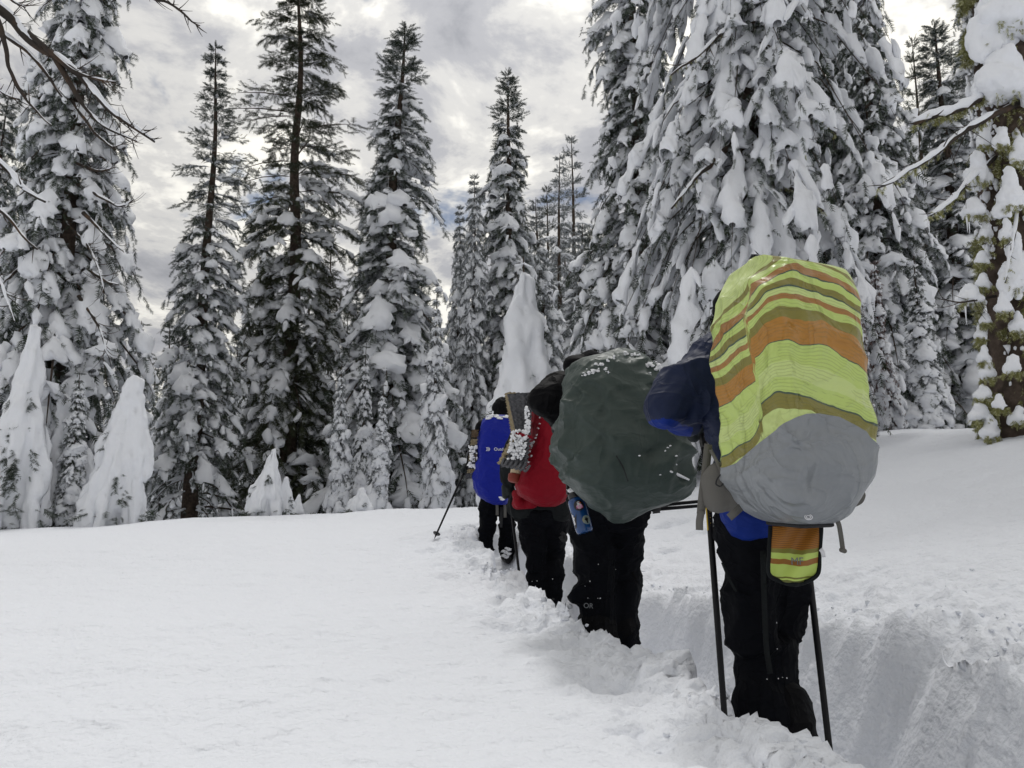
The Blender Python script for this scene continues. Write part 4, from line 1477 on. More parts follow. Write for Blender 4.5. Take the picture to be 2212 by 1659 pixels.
# boundary of the grey base per column: an arch over the back
nr, nc = PA.shape[:2]
colx = PA[nr * 5 // 8, :, 0]
pxs = 1106 + colx / PA[nr * 5 // 8, :, 1] * F * 0.992
bpy_row = np.interp(pxs, [1560, 1590, 1640, 1690, 1740, 1780, 1830, 1895], [1008, 996, 955, 920, 900, 898, 912, 970])
bz = np.array([at(p, r, 2.14)[2] for p, r in zip(pxs, bpy_row)])
back = PA[nr // 2, :, 1] > 2.32
bz = np.where(back, at(1700, 1010, 2.23)[2], bz)


def resample(lo, hi, n):
    out = np.zeros((n, nc, 3))
    uu = np.zeros((n, nc))
    for j in range(nc):
        z = PA[:, j, 2][::-1]
        zz = np.linspace(hi[j], lo[j], n)
        for k in range(3):
            out[:, j, k] = np.interp(zz, z, PA[::-1, j, k])
        uu[:, j] = UA[0, j]
    return out, uu


zi_top = PA[0, :, 2]
zi_bot = PA[-1, :, 2]
up_P, up_U = resample(bz, zi_top, 84)
lo_P, lo_U = resample(zi_bot, bz, 56)
nrm_c = nA[0]
lo_P = lo_P + nrm_c[None] * 0.003
lo_P[0] = lo_P[0] + nrm_c * 0.002
up_P[-1] = up_P[-1] + nrm_c * 0.004


def packchild(root, name, me, mats, **kw):
    me.transform(Matrix.Translation(-Vector(root.location)))
    return put(name, me, mats, root, **kw)


UVS = np.stack([up_U, (up_P[..., 2] - bz.min()) / (ztop - bz.min()) + 0.75 * np.maximum(up_U - 1.0, 0) + 1.6 * (np.clip(up_U, 0.5, 1.0) - 0.80) ** 2 - 0.02 + 0.06 * (up_U > 1.0)], -1)
UVS[..., 0] += 0.9 * (up_U > 1.0)
meU = pack_mesh('rain_cover', up_P, None, True, False)
nv_ = up_P.shape[0] * nc
uvv = np.vstack([UVS.reshape(-1, 2), [[0.3, 1.0]]])
lay = meU.uv_layers.new(name='UVMap')
li_ = np.empty(len(meU.loops), np.int32)
meU.loops.foreach_get('vertex_index', li_)
lay.data.foreach_set('uv', uvv[li_].astype(np.float32).ravel())
packchild(packA, 'rain_cover', meU, M['strata'], label='lime cover printed with orange and olive strata')
baseA = packchild(packA, 'cover_base', pack_mesh('cover_base', lo_P, None, False, True), M['grey_nylon'], label='grey coated lower panel of the cover')


def surfA(px, py):
    """front surface of the striped pack at a picture point"""
    best, bd = None, 1e9
    d = at(px, py, 1.0) - np.array([0, 0, CAM_Z])
    G = PA[PA[..., 1] < 2.32]
    rel = G - np.array([0, 0, CAM_Z])
    pr = rel / rel[:, 1:2]
    k = np.argmin(np.linalg.norm(pr - d, axis=1))
    return G[k]


# emblem on the base
c = surfA(1743, 1115)
ring = []
for r0, w in ((0.0075, 0.0014), (0.0042, 0.0012)):
    th = np.linspace(0, 2 * math.pi, 25)
    ring.append(sweep([c + np.array([r0 * 1.35 * math.cos(a), -0.013 + 0.25 * r0 * math.sin(a), r0 * math.sin(a)]) for a in th], w, 5, n=48))
packchild(packA, 'emblem', joined(ring).mesh('emblem'), M['white_print'])
# cover hem cord
hem = [PA[-3, j] + np.array([0, 0, -0.004]) for j in range(0, nc, 2)]
packchild(packA, 'hem_cord', joined([sweep(hem + hem[:1], 0.006, 6, n=len(hem) * 2)]).mesh('hem_cord'), M['dark_web'])
# hip-belt pocket, straps
bp_ = [ellip(at(1556, 1046, 2.36), (0.062, 0.05, 0.07)), ellip(at(1550, 1070, 2.36), (0.05, 0.05, 0.055)), ellip(at(1575, 1062, 2.36), (0.05, 0.05, 0.06)), ellip(at(1548, 1020, 2.36), (0.038, 0.035, 0.03))]
packchild(packA, 'hip_belt_pocket', wrinkle(union(bp_, 0.008, 5), 0.006, 14, seed=4), M['grey_web'], label='grey hip belt pocket with a drawcord')
packchild(packA, 'hip_belt', wrinkle(union([capsule(at(1570, 1050, 2.40), at(1640, 1070, 2.33), 0.05, 0.05), capsule(at(1590, 1000, 2.36), at(1605, 1060, 2.34), 0.035, 0.03)], 0.009, 3), 0.008, 16), M['softgrey'])
packchild(packA, 'drawcord', joined([sweep(ats([(1562, 1020, 2.305), (1550, 1032, 2.30), (1545, 1046, 2.30), (1556, 1052, 2.30), (1567, 1040, 2.30), (1563, 1022, 2.305)]), 0.0022, 6)]).mesh('drawcord'), M['dark_web'])
STR = [('shoulder_strap', [(1530, 960, 2.40), (1524, 1020, 2.37), (1517, 1075, 2.36), (1514, 1110, 2.37)], 0.025, (0.1, 1, 0.2)), ('strap_end', [(1515, 1103, 2.365), (1511, 1125, 2.37), (1511, 1145, 2.37)], 0.022, (0.5, 1, 0)),
       ('compression_strap', [(1535, 972, 2.38), (1550, 1000, 2.33), (1562, 1028, 2.31)], 0.010, (0.1, 1, 0)), ('webbing_tail', [(1600, 1096, 2.27), (1588, 1107, 2.25), (1575, 1118, 2.25)], 0.022, (0, 1, 0)),
       ('webbing_tail', [(1795, 1105, 2.22), (1812, 1130, 2.22), (1817, 1160, 2.24), (1821, 1190, 2.24)], 0.013, (0, 1, 0)), ('webbing_tail', [(1835, 1050, 2.25), (1864, 1066, 2.25), (1858, 1082, 2.25), (1835, 1092, 2.25)], 0.02, (0, 1, 0))]
for nm, pts, w, rf in STR:
    o = ribbon(ats(pts), w, 0.003, None, 16, M['grey_web'], nm, None, 0.0, rf)
    o.data.transform(Matrix.Translation(-Vector(packA.location)))
    o.parent = packA
for _c in (capsule(at(1607, 1022, 2.27), at(1612, 1050, 2.27), 0.014, 0.012), capsule(at(1818, 1188, 2.24), at(1824, 1190, 2.24), 0.007, 0.007)):
    packchild(packA, 'buckle', joined([_c]).mesh('buckle'), M['grey_web'])
# hanging stuff pocket
nu_, nv2 = 26, 22
pg = np.zeros((nv2, nu_, 3))
Lp = [(1148, 1664, 1774), (1175, 1662, 1772), (1200, 1661, 1770), (1225, 1659, 1770), (1240, 1660, 1768), (1250, 1668, 1758), (1257, 1690, 1742)]
for a in range(nv2):
    py_ = 1136 + (1256 - 1136) * a / (nv2 - 1)
    l = np.interp(py_, [r[0] for r in Lp], [r[1] for r in Lp])
    r = np.interp(py_, [r[0] for r in Lp], [r[2] for r in Lp])
    for b in range(nu_):
        s = b / (nu_ - 1)
        yy = 2.30 + 0.012 * math.cos(s * 9 + a * 0.25) - 0.012 * math.sin(s * math.pi) * (a / nv2)
        pg[a, b] = at(l + (r - l) * s, py_ + 7 * math.sin(s * math.pi) * (0.3 + 0.7 * a / nv2), yy)
fr_ = pg.reshape(-1, 3)
bk_ = fr_ + np.array([0, 0.014, 0])
q1 = grid_faces(nv2, nu_, False)
uvp = np.stack([np.tile(np.linspace(0, 0.3, nu_), nv2), np.repeat(np.linspace(0.62, 0.36, nv2), nu_)], -1)
mp = mesh_np('stuff_pocket', np.vstack([fr_, bk_]), [q1, q1[:, ::-1] + len(fr_)], True, uv=np.vstack([uvp, uvp]))
M['pouch'] = mat('pocket_print', (0.5, 0.64, 0.14), 0.45, 0.4)
nt_ = M['pouch'].node_tree
_uv = nt_.nodes.new('ShaderNodeTexCoord')
_sp = nt_.nodes.new('ShaderNodeSeparateXYZ')
nt_.links.new(_uv.outputs['UV'], _sp.inputs[0])
_nz = nt_.nodes.new('ShaderNodeTexNoise')
_nz.inputs['Scale'].default_value = 7
nt_.links.new(_uv.outputs['UV'], _nz.inputs['Vector'])
_m1 = nt_.nodes.new('ShaderNodeMath')
_m1.operation = 'MULTIPLY_ADD'
_m1.inputs[1].default_value = 0.035
nt_.links.new(_nz.outputs['Fac'], _m1.inputs[0])
nt_.links.new(_sp.outputs[1], _m1.inputs[2])
_rp = nt_.nodes.new('ShaderNodeValToRGB')
_rp.color_ramp.interpolation = 'CONSTANT'
_sq = [(0.0, (0.12, 0.13, 0.02)), (0.392, (0.5, 0.64, 0.14)), (0.40, (0.17, 0.17, 0.03)), (0.41, (0.5, 0.64, 0.14)), (0.462, (0.30, 0.12, 0.02)), (0.487, (0.5, 0.64, 0.14)), (0.513, (0.20, 0.19, 0.03)), (0.535, (0.36, 0.14, 0.015))]
while len(_rp.color_ramp.elements) < len(_sq):
    _rp.color_ramp.elements.new(0.5)
for _e, (_p, _c) in zip(_rp.color_ramp.elements, _sq):
    _e.position = _p
    _e.color = (*_c, 1)
nt_.links.new(_m1.outputs[0], _rp.inputs[0])
_fr = nt_.nodes.new('ShaderNodeMath')
_fr.operation = 'MULTIPLY'
_fr.inputs[1].default_value = 120
nt_.links.new(_m1.outputs[0], _fr.inputs[0])
_f2 = nt_.nodes.new('ShaderNodeMath')
_f2.operation = 'FRACT'
nt_.links.new(_fr.outputs[0], _f2.inputs[0])
_f3 = nt_.nodes.new('ShaderNodeMath')
_f3.operation = 'GREATER_THAN'
_f3.inputs[1].default_value = 0.7
nt_.links.new(_f2.outputs[0], _f3.inputs[0])
_f4 = nt_.nodes.new('ShaderNodeMath')
_f4.operation = 'GREATER_THAN'
_f4.inputs[1].default_value = 0.535
nt_.links.new(_m1.outputs[0], _f4.inputs[0])
_f5 = nt_.nodes.new('ShaderNodeMath')
_f5.operation = 'MULTIPLY'
nt_.links.new(_f3.outputs[0], _f5.inputs[0])
nt_.links.new(_f4.outputs[0], _f5.inputs[1])
_mx = nt_.nodes.new('ShaderNodeMix')
_mx.data_type = 'RGBA'
nt_.links.new(_f5.outputs[0], _mx.inputs['Factor'])
nt_.links.new(_rp.outputs[0], _mx.inputs[6])
_mx.inputs[7].default_value = (0.13, 0.05, 0.01, 1)
nt_.links.new(_mx.outputs[2], nt_.nodes['Principled BSDF'].inputs['Base Color'])
pocket = packchild(packA, 'stuff_pocket', mp, M['pouch'], label='dangling orange and lime pocket of the rain cover')
edge_ = [pg[a, 0] for a in range(nv2)] + [pg[-1, b] for b in range(1, nu_)] + [pg[a, -1] for a in range(nv2 - 2, -1, -1)]
eb = joined([sweep(edge_, 0.0065, 6, n=120)]).mesh('binding')
packchild(packA, 'binding', eb, M['softgrey'])
tm = text_mesh('MF', 0.030)
tm.transform(frame_mat(at(1722, 1213, 2.275), (1, 0, 0), (0, 0, 1)))
packchild(packA, 'stamp', tm, M['grey_print'])
tg_ = ribbon(ats([(1772, 1186, 2.29), (1778, 1192, 2.29), (1779, 1204, 2.29)]), 0.012, 0.001, None, 6, M['white_print'], 'care_tag')
tg_.data.transform(Matrix.Translation(-Vector(packA.location)))
tg_.parent = packA
# poles
pA1 = trek_pole(tipA1, topA1, 'black and yellow trekking pole planted left of the nearest hiker', r=0.0105, clamp=False, sink=0.22)
dd_ = unit(topA1 - tipA1)
lnA = np.linalg.norm(topA1 - tipA1)
ysl = []
for k in range(7):
    p0_ = tipA1 + dd_ * (lnA * 0.57 + k * 0.022)
    sx = np.array([-1, -0.35, 0])
    ysl.append(sweep([p0_ + unit(sx) * 0.0115 - tipA1, p0_ + dd_ * 0.006 + np.array([0.001, -0.0118, 0]) - tipA1, p0_ + dd_ * 0.012 + unit(sx) * 0.0115 - tipA1, p0_ + dd_ * 0.018 + np.array([0.001, -0.0118, 0]) - tipA1], 0.0022, 5))
ysl.append(sweep([tipA1 + dd_ * lnA * 0.56 + np.array([-0.0085, -0.004, 0]) - tipA1, tipA1 + dd_ * lnA * 0.75 + np.array([-0.0085, -0.004, 0]) - tipA1], 0.004, 6))
ym = joined(ysl).mesh('lettering')
ym.transform(Matrix.Translation(Vector(tipA1 - np.asarray(pA1.location))))
put('lettering', ym, M['yellow'], pA1)
trek_pole(tipA2, topA2, 'black trekking pole planted in the trench right of the nearest hiker', r=0.0105, clamp=False, sink=0.22)

# ================================================================== hiker with the dark green pack
psiB = math.radians(-8)
fB = np.array([math.sin(psiB), math.cos(psiB), 0])
YB = 4.0
JB = J_from(dict(head=(1276, 808, 4.30), neck=(1290, 850, 4.20), chest=(1300, 920, 4.10), pelvis=(1308, 1085, 4.0), shL=(1222, 850, 4.10), shR=(1388, 855, 4.16), elL=(1180, 862, 4.04), elR=(1420, 985, 4.10),
                 wrL=(1200, 905, 4.32), wrR=(1400, 1062, 4.18), handL=(1215, 915, 4.38), handR=(1388, 1082, 4.20), hipL=(1275, 1110, 4.0), hipR=(1340, 1110, 4.04), knL=(1290, 1255, 4.02), knR=(1340, 1260, 4.12),
                 ankL=(1290, 1425, 3.98), ankR=(1335, 1425, 4.06)), fB)
JB['gripL'] = UP
polB = [(at(1290, 1104, 4.12), at(1640, 1071, 3.95)), (at(1270, 1112, 4.10), at(1630, 1083, 3.90))]
JB['gripR'] = unit(polB[0][1] - polB[0][0])
eB, chB = build_person('person in black jacket and baggy black trousers under the dark green pack cover', JB, fB, M['black_cloth'], M['pants'], hat='knit', seed=5, pr=1.12, jr=1.08, pant_stretch=1.12,
                       jacket_extra=[capsule(at(1205, 848, 4.06), at(1178, 866, 4.0), 0.115, 0.10), capsule(at(1180, 868, 4.0), at(1206, 895, 4.15), 0.095, 0.08), capsule(at(1244, 790, 4.26), at(1300, 790, 4.28), 0.075, 0.075)],
                       pant_extra=[capsule(at(1262, 1285, 3.98), at(1285, 1300, 4.0), 0.075, 0.09), capsule(at(1352, 1275, 4.05), at(1362, 1268, 4.05), 0.06, 0.05), capsule(at(1288, 1090, 4.0), at(1345, 1100, 4.0), 0.14, 0.14)])
gaiters(eB, JB, 0.108)
specks(eB, 'trousers', [(1288, 1290), (1284, 1284), (1270, 1262), (1266, 1275), (1262, 1290), (1300, 1222), (1340, 1230)] + [(rsx.uniform(1255, 1345), rsx.uniform(1150, 1330)) for _ in range(0)], 6, 0.0015, 0.004)
om = text_mesh('OR', 0.034, 0.001)
om.transform(frame_mat(at(1271, 1309, 3.83), (1, 0.1, -0.08), (0, 0, 1)))
om.transform(Matrix.Translation(-Vector(eB.location)))
put('gaiter_logo', om, M['grey_print'], eB)
sb = ribbon(ats([(1366, 1235, 3.98), (1371, 1248, 3.96), (1377, 1258, 3.96)]), 0.012, 0.002, None, 6, M['black_cloth'], 'loose_strap')
sb.data.transform(Matrix.Translation(-Vector(eB.location)))
sb.parent = eB
rowsB = [(753, 1332, 1352, 3.62, 0.03), (759, 1318, 1372, 3.62, 0.06), (768, 1290, 1392, 3.60, 0.10), (780, 1255, 1404, 3.58, 0.13), (792, 1232, 1414, 3.57, 0.16), (815, 1224, 1424, 3.55, 0.18), (850, 1218, 1442, 3.53, 0.20), (890, 1210, 1466, 3.51, 0.22),
         (925, 1203, 1488, 3.50, 0.23), (945, 1195, 1490, 3.49, 0.235), (970, 1194, 1491, 3.48, 0.24), (995, 1199, 1492, 3.48, 0.24), (1020, 1210, 1493, 3.48, 0.235), (1045, 1226, 1493, 3.48, 0.23), (1065, 1242, 1484, 3.49, 0.21), (1082, 1258, 1462, 3.50, 0.18),
         (1095, 1280, 1420, 3.52, 0.15), (1112, 1303, 1385, 3.54, 0.10), (1130, 1327, 1346, 3.56, 0.03)]
packB = empty('backpack', at(1335, 1130, 3.6), 'backpack wrapped in a baggy dark green tarp-like cover with snow crumbs on top', 'backpack', 'covered backpacks on the hikers')


def foldB(P):
    g = np.zeros(P.shape[:2])
    for (a, b, w, d) in [((1390, 1020), (1490, 965), 0.03, 0.022), ((1395, 985), (1480, 945), 0.02, -0.016), ((1230, 800), (1240, 880), 0.02, 0.014), ((1205, 960), (1245, 985), 0.02, 0.016), ((1335, 1125), (1322, 1000), 0.02, 0.010),
                         ((1245, 940), (1215, 1010), 0.025, -0.02), ((1300, 1100), (1250, 1040), 0.03, 0.012), ((1395, 765), (1405, 820), 0.015, 0.02), ((1330, 760), (1345, 790), 0.02, 0.018), ((1250, 830), (1225, 960), 0.02, -0.010),
                         ((1450, 960), (1440, 1060), 0.025, 0.012), ((1290, 1060), (1400, 1075), 0.03, -0.01)]:
        pa, pb = at(a[0], a[1], 3.3), at(b[0], b[1], 3.3)
        A2, B2 = pa[[0, 2]], pb[[0, 2]]
        Q = P[..., [0, 2]]
        ab = B2 - A2
        t = np.clip(((Q - A2) @ ab) / (ab @ ab), 0, 1)
        dist = np.linalg.norm(Q - (A2 + t[..., None] * ab), axis=-1)
        g += d * np.exp(-(dist / w) ** 2) * (P[..., 1] < 3.55)
    return g


PB, UB, nB = pack_surface(rowsB, psiB, 0.24, 0.20, 3.4, 0.020, 11, nc=130, nr=110, fold=foldB)
packchild(packB, 'rain_cover', pack_mesh('rain_cover', PB), M['green_tarp'])


def surf_of(P, px, py, ymax):
    d = at(px, py, 1.0) - np.array([0, 0, CAM_Z])
    G = P[P[..., 1] < ymax]
    rel = G - np.array([0, 0, CAM_Z])
    k = np.argmin(np.linalg.norm(rel / rel[:, 1:2] - d, axis=1))
    return G[k]


sn = []
for k, (px, py, r) in enumerate([(1262, 812, 0.012), (1275, 805, 0.016), (1288, 798, 0.018), (1300, 790, 0.018), (1283, 806, 0.012), (1312, 783, 0.014), (1326, 776, 0.010), (1352, 768, 0.016), (1366, 770, 0.014), (1379, 768, 0.012), (1398, 793, 0.020), (1405, 790, 0.012), (1404, 808, 0.008),
                                 (1421, 800, 0.03), (1414, 790, 0.02), (1428, 806, 0.024), (1308, 800, 0.01), (1316, 806, 0.008)]):
    p = surf_of(PB, px, py, 3.6)
    sn += crumbs(p + np.array([0, 0.0, 0.003]), r, k)
for k, (px, py) in enumerate([(1440, 968), (1448, 964), (1436, 975), (1462, 985), (1461, 1002), (1430, 1025), (1380, 985)]):
    sn.append(clod(surf_of(PB, px, py, 3.6), (0.006, 0.004, 0.005), k + 30, 0.8, 1))
sn.append((lambda V, q, t: (V, q, t))(*sweep([surf_of(PB, 1448, 1020, 3.6) + np.array([0, -0.004, 0]), surf_of(PB, 1465, 1026, 3.6) + np.array([0, -0.004, 0]), surf_of(PB, 1489, 1036, 3.6) + np.array([0, -0.004, 0])], [0.004, 0.007, 0.004], 6)))
packchild(packB, 'snow_crumbs', joined(sn).mesh('snow_crumbs'), M['gear_snow'], kind='stuff')
packchild(packB, 'seam', joined([sweep([surf_of(PB, 1335, 985, 3.6), surf_of(PB, 1345, 1010, 3.6), surf_of(PB, 1358, 1040, 3.6)], 0.003, 5)]).mesh('seam'), M['dark_web'])
for k, (a, b) in enumerate(polB):
    trek_pole(b, a, ['upper', 'lower'][k] + ' of the two black poles carried level below the green pack', group='poles carried level', r=0.0095)
# bottle
bt = empty('water_bottle', at(1268, 1152, 3.62), 'blue water bottle with round stickers and snow on its black cap', 'bottle')
b0, b1 = at(1264, 1150, 3.62), at(1241, 1068, 3.66)
ax_ = unit(b1 - b0)
Lb = np.linalg.norm(b1 - b0)
OB = -np.asarray(bt.location)
rb_ = 0.041
smooth_obj('bottle_body', [sweep([b0 + OB, b0 + ax_ * 0.012 + OB, b0 + ax_ * Lb * 0.80 + OB, b0 + ax_ * Lb * 0.86 + OB, b0 + ax_ * Lb * 0.90 + OB], [rb_ * 0.86, rb_, rb_, rb_ * 0.93, rb_ * 0.72], 28, n=24)], M['bottle'], bt)
smooth_obj('cap', [sweep([b0 + ax_ * Lb * 0.885 + OB, b0 + ax_ * Lb * 0.90 + OB, b0 + ax_ * Lb * 1.03 + OB, b0 + ax_ * Lb * 1.05 + OB], [rb_ * 0.7, rb_ * 0.8, rb_ * 0.8, rb_ * 0.6], 24, n=16)], M['black_plastic'], bt)
smooth_obj('cap_loop', [sweep([b0 + ax_ * Lb * 1.0 + OB + np.array([-0.03, 0, 0]), b0 + ax_ * (Lb + 0.05) + OB + np.array([-0.02, 0, 0.0]), b0 + ax_ * (Lb + 0.1) + OB + np.array([0.0, 0.05, 0.01])], 0.008, 6)], M['black_plastic'], bt)
smooth_obj('cap_snow', [clod(b0 + ax_ * (Lb * 1.05 + 0.004) + OB, (0.033, 0.03, 0.02), 3, 0.8)], M['gear_snow'], bt)
# stickers wrap the cylinder
bx = unit(np.cross(ax_, [0, 1, 0]))          # picture-right
by = np.cross(bx, ax_)
if by[1] > 0:
    by = -by
if bx[0] < 0:
    bx = -bx


def sticker(name, cx_, cz_, pts, m, lift=0.0008, parent=bt):
    """flat outline (x right, z up along the bottle, metres) wrapped on the bottle"""
    pts = np.asarray(pts, float)
    n = len(pts)
    rings = [0.0, 0.35, 0.7, 1.0]
    cen_ = pts.mean(0)
    V = []
    for s in rings:
        for p in (cen_ + (pts - cen_) * max(s, 0.001)):
            a = (p[0] + cx_) / rb_
            V.append(b0 + ax_ * (cz_ + p[1]) + (bx * math.sin(a) + by * math.cos(a)) * (rb_ + lift) + OB)
    q = []
    for k in range(len(rings) - 1):
        for j in range(n):
            q.append((k * n + j, k * n + (j + 1) % n, (k + 1) * n + (j + 1) % n, (k + 1) * n + j))
    return put(name, mesh_np(name, np.array(V), [np.array(q)], False), m, parent)


circ = lambda r, n=28, sx=1.0: [(r * sx * math.cos(2 * math.pi * k / n), r * math.sin(2 * math.pi * k / n)) for k in range(n)]
s1 = sticker('sticker', 0.004, Lb * 0.66, circ(0.0255), M['black_plastic'])
sticker('duck_body', 0.004, Lb * 0.66 - 0.004, circ(0.0125), M['white_print'], 0.0014)
sticker('duck_head', 0.004, Lb * 0.66 + 0.012, circ(0.0075), M['white_print'], 0.0016)
sticker('duck_beak', 0.011, Lb * 0.66 + 0.0105, circ(0.0038), M['orange'], 0.0022)
sticker('duck_shades', 0.006, Lb * 0.66 + 0.0145, [(-0.006, -0.0015), (0.006, -0.0015), (0.006, 0.0015), (-0.006, 0.0015)], M['black_plastic'], 0.0024)
s2 = sticker('sticker', 0.021, Lb * 0.27, circ(0.0215), M['sky_print'])
hand_o = [(-0.003, -0.016), (0.003, -0.016), (0.004, -0.004), (0.010, 0.004), (0.009, 0.006), (0.004, 0.002), (0.006, 0.012), (0.004, 0.0125), (0.001, 0.004), (0, 0.014), (-0.002, 0.014), (-0.002, 0.004), (-0.006, 0.012), (-0.0075, 0.011), (-0.005, 0.002), (-0.010, 0.005), (-0.011, 0.003), (-0.005, -0.005)]
sticker('hand_print', 0.021, Lb * 0.27, hand_o, M['pole'], 0.0016)
sticker('sticker', -0.033, Lb * 0.40, [(-0.02, 0.03), (0.014, 0.012), (0.006, -0.012), (-0.004, -0.045), (-0.02, -0.05)], M['black_plastic'])
sticker('leaf_print', -0.037, Lb * 0.40, [(-0.012, 0.022), (-0.006, 0.014), (-0.001, 0.012), (-0.004, 0.002), (0.003, 0.0), (-0.003, -0.012), (-0.001, -0.03), (-0.012, -0.034)], M['white_print'], 0.0014)
for k, wd in enumerate(('DUCK', 'POND')):
    tm = text_mesh(wd, 0.0105, 0.0003, 0.0002)
    tm.transform(frame_mat(b0 + ax_ * (Lb * 0.66 - 0.003 - 0.0085 * k) + by * (rb_ + 0.0022) + bx * 0.004 + OB, bx, ax_))
    put('lettering', tm, M['pink'], bt)

# ================================================================== hiker with the red pack
psiC = math.radians(-10)
fC = np.array([math.sin(psiC), math.cos(psiC), 0])
JC = J_from(dict(head=(1190, 862, 6.15), neck=(1188, 893, 6.1), chest=(1182, 950, 6.05), pelvis=(1172, 1098, 6.0), shL=(1135, 905, 6.05), shR=(1235, 905, 6.08), elL=(1104, 985, 5.98), elR=(1260, 990, 6.1),
                 wrL=(1097, 1035, 6.08), wrR=(1240, 1045, 6.3), handL=(1100, 1062, 6.08), handR=(1235, 1060, 6.35), hipL=(1150, 1118, 6.0), hipR=(1196, 1118, 6.02), knL=(1158, 1212, 6.02), knR=(1192, 1212, 6.12),
                 ankL=(1165, 1318, 6.0), ankR=(1192, 1312, 5.98)), fC)
tipC = at(1126, 1275, 5.75)
topC = JC['handL'] + unit(JC['handL'] - tipC) * 0.06
JC['gripL'] = unit(topC - tipC)
JC['gripR'] = UP
eC, chC = build_person('person in charcoal softshell and black trousers carrying the red backpack', JC, fC, M['softgrey'], M['pants'], hat='knit', seed=9, pr=1.0,
                       jacket_extra=[capsule(at(1140, 1090, 6.0), at(1205, 1090, 6.0), 0.15, 0.15), capsule(at(1102, 1000, 5.98), at(1097, 1035, 6.05), 0.085, 0.075)],
                       pant_extra=[capsule(at(1152, 1260, 6.0), at(1160, 1290, 6.0), 0.095, 0.09), capsule(at(1196, 1225, 6.02), at(1194, 1290, 6.0), 0.08, 0.075)])
specks(eC, 'trousers', [(rsx.uniform(1130, 1205), rsx.uniform(1180, 1310)) for _ in range(5)], 7, 0.002, 0.005)
rowsC = [(862, 1165, 1205, 5.75, 0.08), (872, 1152, 1215, 5.72, 0.14), (890, 1148, 1222, 5.70, 0.17), (930, 1147, 1226, 5.68, 0.19), (970, 1143, 1228, 5.67, 0.20), (1000, 1130, 1228, 5.66, 0.21), (1030, 1118, 1228, 5.66, 0.22), (1050, 1114, 1228, 5.66, 0.22), (1070, 1120, 1227, 5.67, 0.20),
         (1084, 1142, 1222, 5.68, 0.16), (1094, 1164, 1200, 5.70, 0.10)]
packC = empty('backpack', at(1180, 1094, 5.7), 'crimson backpack with a folded egg-crate foam pad strapped on its side', 'backpack', 'covered backpacks on the hikers')
PC, UC, nC = pack_surface(rowsC, psiC, 0.19, 0.15, 3.0, 0.012, 21, nc=80, nr=70)
packchild(packC, 'rain_cover', pack_mesh('rain_cover', PC), M['red_nylon'])
packchild(packC, 'hip_belt', wrinkle(union([capsule(at(1114, 1066, 5.85), at(1122, 1085, 5.8), 0.035, 0.045), capsule(at(1118, 1088, 5.85), at(1150, 1086, 5.8), 0.045, 0.045)], 0.012, 3), 0.012, 12), M['red_nylon'])
sn = []
for k, (px, py, r) in enumerate([(1158, 948, 0.014), (1153, 957, 0.02), (1150, 966, 0.014), (1163, 925, 0.008), (1166, 915, 0.007), (1160, 940, 0.01), (1148, 985, 0.010), (1143, 998, 0.014), (1141, 1008, 0.012), (1147, 975, 0.009), (1168, 900, 0.007)]):
    sn += crumbs(surf_of(PC, px, py, 5.75) + np.array([0, -0.004, 0]), r, k + 60)
packchild(packC, 'snow_crumbs', joined(sn).mesh('snow_crumbs'), M['gear_snow'], kind='stuff')
st = ribbon(ats([(1212, 1150, 5.9), (1224, 1160, 5.88), (1219, 1172, 5.87), (1210, 1158, 5.88)]), 0.03, 0.003, None, 10, M['dark_web'], 'webbing_tail')
st.data.transform(Matrix.Translation(-Vector(packC.location)))
st.parent = packC
ct = empty('thermos', at(1112, 1042, 5.62), 'cream bottle with rust-red cap hanging upside down below the foam pad', 'bottle')
OC = -np.asarray(ct.location)
c0, c1 = at(1119, 1000, 5.62), at(1111, 1040, 5.60)
smooth_obj('bottle_body', [sweep([c0 + OC, c0 * 0.4 + c1 * 0.6 + OC], [0.042, 0.042], 20, n=6)], M['cream'], ct)
smooth_obj('cap', [sweep([c0 * 0.4 + c1 * 0.6 + OC, c0 * 0.38 + c1 * 0.62 + OC, c1 + OC, c1 + unit(c1 - c0) * 0.008 + OC], [0.04, 0.052, 0.050, 0.035], 20, n=12)], M['rust'], ct)
trek_pole(tipC, topC, 'black trekking pole held in the gloved hand of the red pack hiker', r=0.0105, clamp=False, sink=0.2)


def foam_panel(A, B, wdir, width, bump, nb, nw, th, m, name, parent, origin, bow=0.0, waist=1.0):
    """egg-crate panel from A to B (length), wdir across"""
    A, B = np.asarray(A, float), np.asarray(B, float)
    w = unit(wdir)
    ln = B - A
    nrm = unit(np.cross(ln, w))
    nl_, nw_ = nb * 4 + 1, nw * 4 + 1
    s = np.linspace(0, 1, nl_)
    t = np.linspace(-0.5, 0.5, nw_)
    S, T = np.meshgrid(s, t, indexing='ij')
    hgt_ = bump * np.sin(S * nb * 2 * math.pi) * np.cos(T * nw * 2 * math.pi)
    zig = 0.35 * width / nw * np.sin(S * nb * 2 * math.pi) * 0.5
    wp = (waist + (1 - waist) * S)
    P_ = A + S[..., None] * ln + ((T * width + zig) * wp)[..., None] * w + (hgt_ + bow * np.sin(S * math.pi))[..., None] * nrm
    V = np.vstack([(P_ + nrm * th / 2).reshape(-1, 3), (P_ - nrm * th / 2).reshape(-1, 3)]) - origin
    q = grid_faces(nl_, nw_, False)
    k = nl_ * nw_
    rim = []
    bd = [a * nw_ for a in range(nl_)] + [(nl_ - 1) * nw_ + b for b in range(1, nw_)] + [a * nw_ + nw_ - 1 for a in range(nl_ - 2, -1, -1)] + [b for b in range(nw_ - 2, 0, -1)]
    for j in range(len(bd)):
        a, b = bd[j], bd[(j + 1) % len(bd)]
        rim.append((a, b, b + k, a + k))
    return put(name, mesh_np(name, V, [q, q[:, ::-1] + k, np.array(rim)], True), m, parent)


